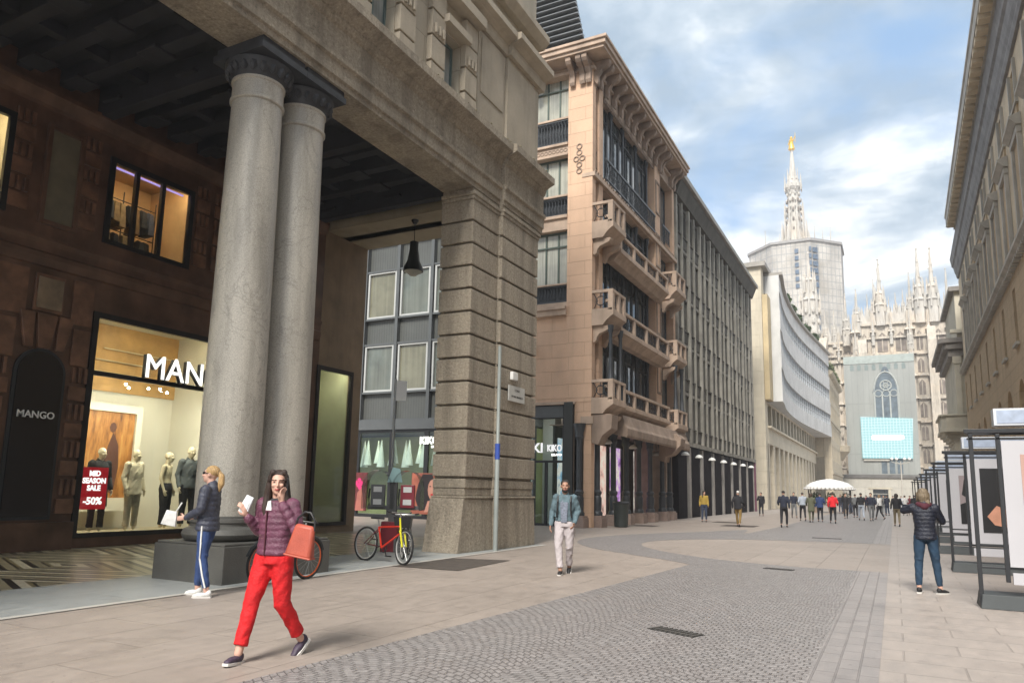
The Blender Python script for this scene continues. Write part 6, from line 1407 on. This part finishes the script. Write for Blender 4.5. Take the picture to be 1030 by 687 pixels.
# white market tent
GZ = thing('market_tent', 'white peaked canopy with scalloped edge amid the far crowd', 'tent', (-5.4, 75, 0))
b = MB(); gx, gy = -5.4, 75; hw = 2.0
c8 = [(gx+hw*1.05*math.cos(math.pi*2*i/12), gy+hw*1.05*math.sin(math.pi*2*i/12)) for i in range(12)]
rings = [(2.1, 2.25), (2.05, 2.45), (1.6, 2.75), (.9, 2.98), (.2, 3.1)]
b.lathe(gx, gy, rings, 12); b.build('canopy', M('white canvas', (.75, .75, .74), .7, .05), GZ, smooth='all')
b = MB()
for i in range(36):
    q = 2*math.pi*i/36; b.lathe(gx+2.1*math.cos(q), gy+2.1*math.sin(q), [(.02, 2.08), (.16, 2.16), (.17, 2.3)], 6)
b.build('valance', MATS['white canvas'], GZ)
for q in (.5, 2.6, 3.7, 5.8): MB().lathe(gx+2*math.cos(q), gy+2*math.sin(q), [(.05, 0), (.05, 2.3)], 6).build('pole', m_dark, GZ)
def foliage(bm_, c, r, n, leaf, cols=None):
    for _ in range(n):
        v = Vector((random.gauss(0, 1), random.gauss(0, 1), random.gauss(0, 1))).normalized()*(random.random()**.4)
        p = Vector(c) + Vector((v.x*r[0], v.y*r[1], v.z*r[2])); a = Vector((random.uniform(-1, 1), random.uniform(-1, 1), random.uniform(-.5, 1))).normalized()*leaf; d = a.cross(Vector((random.uniform(-1, 1), random.uniform(-1, 1), random.uniform(-1, 1)))).normalized()*leaf*.5
        q = [bm_.verts.new(p-a), bm_.verts.new(p+d), bm_.verts.new(p+a), bm_.verts.new(p-d)]; bm_.faces.new(q)
m_leaf = M('dark green leaves', (.05, .085, .03), .6, .4, 3); m_leaf2 = M('dry mixed leaves', (.10, .12, .045), .6, .5, 3)
for i, (x, y) in enumerate(((-6.6, 74.2), (-5.2, 74.0), (-4.1, 74.6))):
    pt = thing('potted_shrub', ('leafy potted shrub at the left under the tent', 'leafy potted shrub in the middle under the tent', 'leafy potted shrub at the right under the tent')[i], 'plant', (x, y, 0)); MB().lathe(x, y, [(.22, 0), (.3, .5), (.32, .52)], 10).build('pot', m_terd, pt)
    b = MB(); foliage(b.bm, (x, y, 1.2), (.5, .5, .75), 260, .11); b.build('leaves', m_leaf, pt)
# roof plants on the cream and beige buildings
def roofplant(label, x, y, z, r, n, m_, grp=None):
    t = thing('roof_shrub', label, 'shrub', (x, y, z), grp); b = MB(); foliage(b.bm, (x, y, z+r[2]*.7), r, n, .22); b.build('leaves', m_, t); MB().lathe(x, y, [(.08, z), (.05, z+r[2]*.6)], 6).build('stem', M('bark', (.08, .06, .04), .9, .3), t)
for i, y in enumerate((95, 101, 107, 114, 121)):
    roofplant(('green shrub on the bowed roof terrace, nearest', 'green shrub on the bowed roof terrace, second', 'low green shrub on the bowed roof terrace, third', 'green shrub on the bowed roof terrace, fourth', 'dark green shrub on the bowed roof terrace, last')[i], dp[min(range(len(dp)), key=lambda j: abs(dp[j][0]-y))][1]-.2, y, 25.5, (.7, 2.2, .6), 320, m_leaf, 'shrubs on the bowed roof terrace')
for i, y in enumerate((137, 142, 148, 154)):
    roofplant(('olive shrub on the beige roof, nearest', 'olive shrub on the beige roof, second', 'olive shrub on the beige roof, third', 'dark olive shrub at the corner of the beige roof')[i], -9.2, y, 22.7, (1.0, 2.3, 1.1), 380, m_leaf2, 'shrubs on the beige roof')
# far street lamp
FL = thing('street_lamp', 'tall street lamp with four round lamps before the cathedral scaffold', 'street lamp', (1.0, 118, 0))
MB().lathe(1.0, 118, [(.16, 0), (.16, .8), (.1, .9), (.07, 6.6)], 8).build('post', m_gry, FL); b = MB(); [b.tube([(1, 118, 6.2), (1+u, 118, 6.5), (1+u, 118, 6.75)], .04) for u in (-1.1, -.5, .5, 1.1)]; b.build('arms', m_gry, FL)
for u in (-1.1, -.5, .5, 1.1): b = MB(); b.ball(1+u, 118, 6.95, .22, 2); b.build('lamp_globe', M('white globe', (.75, .75, .72), .3, .03), FL, smooth=True)

# ------------------------------------------------------------------ people
C_ = cloth
def ex_red(P, J, fr, hf):
    w = J['wrL']; q = MB(); 
    d = (fr((-.075, .06, .03)) - fr((-.072, .075, -.07))); c = (fr((-.088, .055, .0)) + fr((-.088, .07, -.05)))/2
    bm = bmesh.new(); bmesh.ops.create_cube(bm, size=1, matrix=Matrix.Translation(c) @ hf.to_4x4() @ Matrix.Rotation(R(-12), 4, 'X') @ Matrix.Diagonal((.012, .07, .145, 1))); q.bm.free(); q.bm = bm; ph = q.build('phone', m_blk, None); 
    ph.parent = None; EX['phone'] = (ph, P)
    # scarf collar
    q = MB(); q.prism([(-.035, 1.34), (.03, 1.34), (.012, 1.42), (-.02, 1.43)], .118, .126); q.build('shirt_front', m_whitep, P)
    b = bmesh.new(); chain(b, [J['neck']+Vector((-.045, .04, -.015)), J['neck']+Vector((0, .062, -.02)), J['neck']+Vector((.045, .04, -.015))], [.022, .024, .022], 8); solid(b, 'neck_scarf', .008, [C_('dark scarf', (.03, .03, .035))], P, 2)
    q = MB(); q.box(-.006, .006, .133, .146, .93, 1.33); q.build('zip', M('dark maroon zip', (.06, .012, .02), .5, .1), P)
EX = {}
plum = M('plum quilted nylon', (.13, .042, .075), .38, .25, 10, .012, 45)
red_w = person('woman in red trousers and plum quilted jacket walking while on the phone', (-5.07, 5.1, 0), 184, 1.67, over=dict(hipL=(-.085, -.01, .92), hipR=(.085, .01, .92), kneeR=(.10, .14, .52), ankR=(.10, .27, .085), kneeL=(-.10, -.03, .50), ankL=(-.12, -.30, .14), pitL=-38, pitR=6, toeR=8, toeL=-6,
    elbL=(-.31, .06, 1.14), wrL=(-.155, .13, 1.40), hdL=Vector((.35, -.25, 1)), elbR=(.235, -.05, 1.13), wrR=(.25, .12, 1.27), hdR=Vector((.1, .3, .7))), body=(.56, .33, .25), top=plum, legs=M('bright red trouser cloth', (.56, .006, .010), .75, .18, 5, .012, 30), shoe=(.05, .035, .06), hair=(.035, .02, .015), hairstyle='long', puffer=True, vox=.011, head_turn=38, face=True, extra=ex_red, baggy=1.14, jeans_hem=.16, long_coat=.02)
EX['phone'][0].parent = red_w
# handbag hung on her forearm
hb = thing('handbag', 'coral leather handbag hung on the forearm of the woman in red trousers', 'handbag', (0, 0, 0))
q = MB(); q.wedge(-.14, .14, -.06, .06, 0, .31, -.10, .10, -.03, .03); q.build('bag_body', M('coral leather', (.38, .075, .045), .5, .12, 8, .003, 60), hb, smooth=True, bevel=.03)
q = MB(); q.tube([(-.1, 0, .27), (-.09, 0, .36), (-.03, 0, .43), (.03, 0, .43), (.09, 0, .36), (.1, 0, .27)], .011); q.build('handle', m_blk, hb, smooth=True); q = MB(); q.box(-.03, .03, .055, .066, .17, .22); q.build('clasp', M('dark red tab', (.25, .03, .02), .5, .1), hb)
q = MB(); q.slab([(-.143, -.062), (.143, -.062), (.143, .062), (-.143, .062)], .0, .02); q.build('bag_bottom', M('dark coral leather', (.38, .07, .04), .5, .1), hb, bevel=.01)
hb.scale = (.92, .92, .92); hb.location = (-4.68, 5.0, .92); hb.rotation_euler = (0, R(9), R(15))
cl = MB(); cl.wedge(-.07, .07, -.02, .02, 0, .2, -.045, .06, -.015, .02); cl.wedge(-.06, .05, -.035, .0, -.04, .14, -.04, .045, -.02, .0)
wc = cl.build('white_cloth', M('white cloth fold', (.72, .75, .76), .8, .1, 12, .02, 20), None, smooth='all', bevel=.015); wc.scale = (.7, .7, .7); wc.location = (-5.34, 4.95, 1.31); wc.rotation_euler = (R(5), R(24), R(20)); tag(wc, 'folded white paper cloth held by the woman in red trousers', 'cloth')

def ex_blonde(P, J, fr, hf):
    q = MB(); 
    for s in (-1, 1): q.ball(*fr((s*.034, .082, .012)), .03, 2, (1, .5, .75), rot=hf.to_4x4())
    q.tube([tuple(fr((-.034, .09, .015))), tuple(fr((.034, .09, .015)))], .006); [q.tube([tuple(fr((s*.06, .075, .018))), tuple(fr((s*.082, -.02, .01)))], .005) for s in (-1, 1)]
    q.build('sunglasses', m_blk, P, smooth='all')
    for s in (-1,):
        q = MB(); pts = [J['hipL']+Vector((-.098, 0, 0)), J['hipL'].lerp(J['kneeL'], .5)+Vector((-.088, .0, 0)), J['kneeL']+Vector((-.071, 0, 0)), J['kneeL'].lerp(J['ankL'], .5)+Vector((-.064, 0, 0)), J['ankL']+Vector((-.056, 0, .05))]
        q.tube([tuple(p) for p in pts], .011, 6); q.build('side_stripe', m_whitep, P, smooth=True)
bl = person('blonde woman in dark puffer jacket and striped jeans standing by the column plinth', (-8.55, 7.3, 0), 117, 1.78, over=dict(elbL=(-.22, .02, 1.13), wrL=(-.14, .24, 1.02), hdL=Vector((.1, 1, -.1)), elbR=(.22, .02, 1.13), wrR=(.14, .24, 1.02), hdR=Vector((-.1, 1, -.1)), ankL=(-.12, -.10, .085), kneeL=(-.1, .0, .5), ankR=(.12, .12, .085), kneeR=(.1, .1, .5), toeL=8, toeR=-6),
    body=(.6, .36, .28), top=M('navy quilted nylon', (.045, .05, .075), .35, .25, 10, .012, 45), legs=M('blue denim stripe', (.03, .06, .17), .85, .25, 8, .004, 60), shoe=(.7, .7, .68), hair=(.42, .27, .12), hairstyle='tail', puffer=True, vox=.012, head_turn=0, head_tilt=8, extra=ex_blonde, long_coat=.1, wide=1.0)
pb = MB(); pb.wedge(-.1, .1, -.03, .03, 0, .2, -.07, .07, -.02, .02); pb.tube([(.05, 0, .18), (.10, .0, .34)], .012); pbo = pb.build('paper_bag', M('white paper', (.75, .75, .73), .7, .08, 9, .02, 22), None, smooth='all', bevel=.02); pbo.location = (-8.98, 7.0, .96); pbo.rotation_euler = (.1, .2, .6); tag(pbo, 'crumpled white paper bag held by the blonde woman', 'bag')

def ex_man(P, J, fr, hf):
    for s in (-1, 1):
        q = MB(); q.tube([(s*.12, .128, 1.30), (s*.125, .145, 1.15), (s*.14, .13, 1.02)], .016, 6); q.tube([(s*.12, .128, 1.30), (s*.12, .06, 1.405), (s*.115, -.08, 1.36)], .017, 6); q.build('backpack_strap', m_blk, P, smooth=True)
    q = MB(); q.wedge(-.14, .14, -.3, -.12, .98, 1.36, -.12, .12, -.26, -.12); q.build('backpack', C_('dark pack', (.02, .022, .03)), P, bevel=.04)
    q = MB(); q.wedge(-.055, .055, .12, .142, .93, 1.3, -.075, .075, .09, .138); q.wedge(-.05, .05, .08, .125, 1.3, 1.42, -.06, .06, .02, .085); q.build('shirt_front', M('grey checked shirt', (.16, .18, .23), .85, .35, 40), P, bevel=.02)
man = person('bearded man in light denim jacket with backpack straps walking toward the camera', (-5.58, 13.0, 0), 196, 1.74, over=dict(kneeR=(.10, .12, .52), ankR=(.05, .20, .085), pitR=0, kneeL=(-.09, .0, .50), ankL=(-.06, -.2, .12), pitL=-30, elbR=(.235, -.02, 1.12), wrR=(.25, .10, .88), elbL=(-.24, -.06, 1.14), wrL=(-.19, .1, .93), shL=(-.155, 0, 1.38), shR=(.155, 0, 1.38)),
    body=(.36, .2, .14), top=M('pale denim', (.095, .145, .17), .85, .35, 12, .012, 22), legs=M('pale grey chino', (.42, .38, .39), .85, .12, 6, .006, 30), shoe=(.015, .015, .017), hair=(.02, .015, .012), hairstyle='beard', vox=.012, extra=ex_man, baggy=1.12, head_turn=8)
def ex_rw(P, J, fr, hf):
    q = MB(); q.box(.02, .09, .38, .39, 1.36, 1.5); q.build('phone', m_blk, P)
rw = person('woman in dark quilted jacket seen from behind photographing beside the exhibition stands', (.42, 14.15, 0), 4, 1.70, over=dict(elbR=(.27, .12, 1.16), wrR=(.13, .33, 1.33), hdR=Vector((-.3, .3, 1)), elbL=(-.30, .10, 1.33), wrL=(-.02, .36, 1.42), hdL=Vector((.6, .3, .4)), ankL=(-.14, -.02, .085), ankR=(.17, .02, .085), kneeL=(-.12, .02, .5), kneeR=(.13, .03, .5), toeR=-50, toeL=-8),
    body=(.6, .35, .27), top=M('black quilted nylon', (.012, .015, .028), .45, .25, 10, .012, 45), legs=M('dark teal denim', (.016, .042, .08), .8, .25, 8, .004, 60), shoe=(.015, .015, .02), hair=(.17, .13, .085), hairstyle='bob', puffer=True, vox=.012, hood=M('maroon hood', (.07, .014, .025), .85, .2), extra=ex_rw, long_coat=.08, wide=.93)
# smaller figures
def gnd(px, py):
    """ground point for a walker: precomputed world positions"""
    return None
blk = C_('black wool', (.012, .012, .016)); nav = C_('navy cloth', (.014, .018, .035)); gry = C_('grey cloth', (.12, .125, .13)); kha = C_('khaki cloth', (.17, .14, .09)); jea = C_('mid blue denim', (.03, .042, .075)); lbl = C_('pale grey blue cloth', (.32, .36, .42)); blu = C_('royal blue cloth', (.02, .04, .12)); rdc = C_('bright red cloth', (.62, .015, .025)); yel = C_('mustard cloth', (.32, .22, .04)); brn = C_('brown yellow cord', (.20, .13, .04)); olv = C_('camouflage cloth', (.09, .095, .06)); whc = C_('white cloth', (.6, .6, .6)); mar = C_('burgundy cloth', (.14, .02, .03))
CR = 'crowd'
people = [
 ('person in yellow top and dark jeans standing before the dark arcade', (708.5, 525), 1.68, 'stand', 190, yel, jea, (.03, .02, .015), 'long', 0),
 ('grey haired person in black jacket and brown trousers walking away', (743, 530), 1.70, 'walk', 0, blk, brn, (.5, .5, .48), 'short', .12),
 ('person in black hooded top by the end of the dark building', (766, 519), 1.70, 'stand', 185, blk, blk, (.02, .018, .015), 'short', .05),
 ('person with camouflage pack and black trousers, nearest of the left crowd', (789, 530.5), 1.75, 'walk2', 0, nav, blk, (.02, .015, .012), 'short', .0),
 ('person in navy jacket just behind the one with camouflage pack', (799, 521), 1.75, 'walk', 200, nav, gry, (.02, .015, .012), 'short', 0),
 ('person in pale grey blue hoodie walking in the crowd', (808, 524), 1.72, 'walk', 20, lbl, blk, (.03, .02, .015), 'short', 0),
 ('person in dull green coat left of the blue coat', (816.5, 525.5), 1.68, 'walk2', 10, olv, olv, (.05, .03, .02), 'bob', .3),
 ('person in royal blue coat in the crowd', (825.5, 525), 1.70, 'stand', 5, blu, blk, (.02, .015, .012), 'short', .1),
 ('person in bright red jacket in the crowd', (838.5, 526.5), 1.74, 'walk', 10, rdc, blk, (.03, .02, .015), 'short', .05),
 ('person in black coat right of the red jacket', (851, 521.5), 1.76, 'walk2', 185, blk, blk, (.02, .015, .012), 'short', .3),
 ('slim person in dark grey by the tent pole', (861, 520.5), 1.72, 'stand', 20, gry, blk, (.02, .015, .012), 'short', 0),
 ('person in black jacket and pale trousers', (867, 523.5), 1.78, 'walk', 10, blk, lbl, (.02, .015, .012), 'short', 0),
 ('person in dark jacket with grey trousers right of the pale trousers', (877, 524), 1.8, 'walk2', 190, nav, gry, (.02, .015, .012), 'short', 0),
 ('person in white top and dark trousers', (885.5, 522.5), 1.7, 'walk', 60, whc, blk, (.2, .13, .07), 'bob', 0),
 ('person in black padded jacket and khaki trousers, nearest of the right crowd', (903, 529.5), 1.75, 'walk', 5, blk, kha, (.02, .015, .012), 'bob', .05),
 ('person in dark coat behind the khaki trousers', (893, 518.5), 1.72, 'stand', 30, nav, jea, (.02, .015, .012), 'short', .2),
 ('person in grey coat left of the dark coat', (889.5, 517.5), 1.72, 'stand', 190, gry, gry, (.02, .015, .012), 'short', .3),
 ('person in white jacket right of the khaki trousers', (911, 518.5), 1.72, 'walk', 10, whc, nav, (.05, .03, .02), 'short', 0),
 ('person in burgundy coat at the right of the crowd', (916, 518), 1.72, 'stand', 200, mar, blk, (.02, .015, .012), 'short', .2),
 ('person in black coat at the far right of the crowd', (920.5, 519), 1.76, 'walk2', 10, blk, blk, (.02, .015, .012), 'short', .2),
 ('person in black beside the arcade under the tent edge', (856, 517), 1.7, 'stand', 0, blk, jea, (.02, .015, .012), 'short', 0),
 ('person in blue jeans and dark top under the tent', (846, 516.5), 1.7, 'stand', 170, nav, jea, (.02, .015, .012), 'short', 0),
 ('distant person in burgundy below the doorway', (872, 514.5), 1.7, 'stand', 0, mar, blk, (.02, .015, .012), 'short', 0),
 ('distant person in grey below the doorway', (881, 514), 1.7, 'walk', 0, gry, blk, (.02, .015, .012), 'short', 0),
 ('distant person in black left of the street lamp', (899, 514), 1.7, 'stand', 90, blk, gry, (.02, .015, .012), 'short', 0),
 ('distant person in pale coat right of the street lamp', (907, 513.5), 1.7, 'walk', 180, lbl, jea, (.02, .015, .012), 'short', .2),
]
def ground_at(px, py):
    d = r_*((px-515)/735) - u_*((py-380)/735) + f_; t = -1.55/d.z; return (d.x*t, d.y*t, 0)
for (lb, pxy, h, po_, hd, tp, lg, hr, hs, lc) in people:
    g_ = ground_at(*pxy); far = g_[1] > 34
    person(lb, g_, hd, h, po_, top=tp, legs=lg, hair=hr, hairstyle=hs, vox=.024 if far else .016, group=CR if far else None, face=False, long_coat=lc, shoe=(.03, .03, .03), body=(.5, .3, .22))
# mannequins in the lit window
mq = M('ivory mannequin', (.62, .52, .34), .4, .05)
def mannequin(label, y, d, head, top, legs, lc, over=None, hgt=2.08):
    return person(label, (-16.7+d, y, .27), head, hgt, over=over, top=top, legs=legs, hair=None, mannequin=True, name='mannequin', cat='mannequin', vox=.016, long_coat=lc, group='mannequins in the big lit window', baggy=1.1)
mannequin('mannequin in a long black coat behind the red sale placard', 11.42, -.62, -90, C_('black coat wool', (.012, .012, .013)), blk, .42)
mannequin('mannequin in a cream jacket and wide cream trousers in front of the framed picture', 12.35, -.62, -80, C_('cream suiting', (.62, .53, .36)), C_('beige suiting', (.42, .36, .25)), .18)
mannequin('bare armed mannequin in black flared trousers, second from the right', 13.45, -.8, -60, None, blk, 0)
mannequin('mannequin in grey waistcoat and black skirt beside the column', 14.0, -.6, -100, C_('grey vest cloth', (.10, .11, .11)), blk, .1, None, 2.25)
for o in list(bpy.data.objects):
    if o.name.startswith('mannequin'):
        for c in o.children:
            if c.name.startswith('body'): c.data.materials[0] = mq

# ------------------------------------------------------------------ air
b = MB(); b.box(-60, 60, -20, 262, -1.2, 112); hz = b.build('haze', None); hz['kind'] = 'stuff'
m = bpy.data.materials.new('pale haze'); m.use_nodes = True; t = m.node_tree; t.nodes.remove(t.nodes['Principled BSDF'])
pv = t.nodes.new('ShaderNodeVolumePrincipled'); pv.inputs['Color'].default_value = (.93, .95, 1, 1); pv.inputs['Density'].default_value = .0009; pv.inputs['Anisotropy'].default_value = .2
t.links.new(pv.outputs[0], t.nodes['Material Output'].inputs['Volume']); hz.data.materials.clear(); hz.data.materials.append(m)
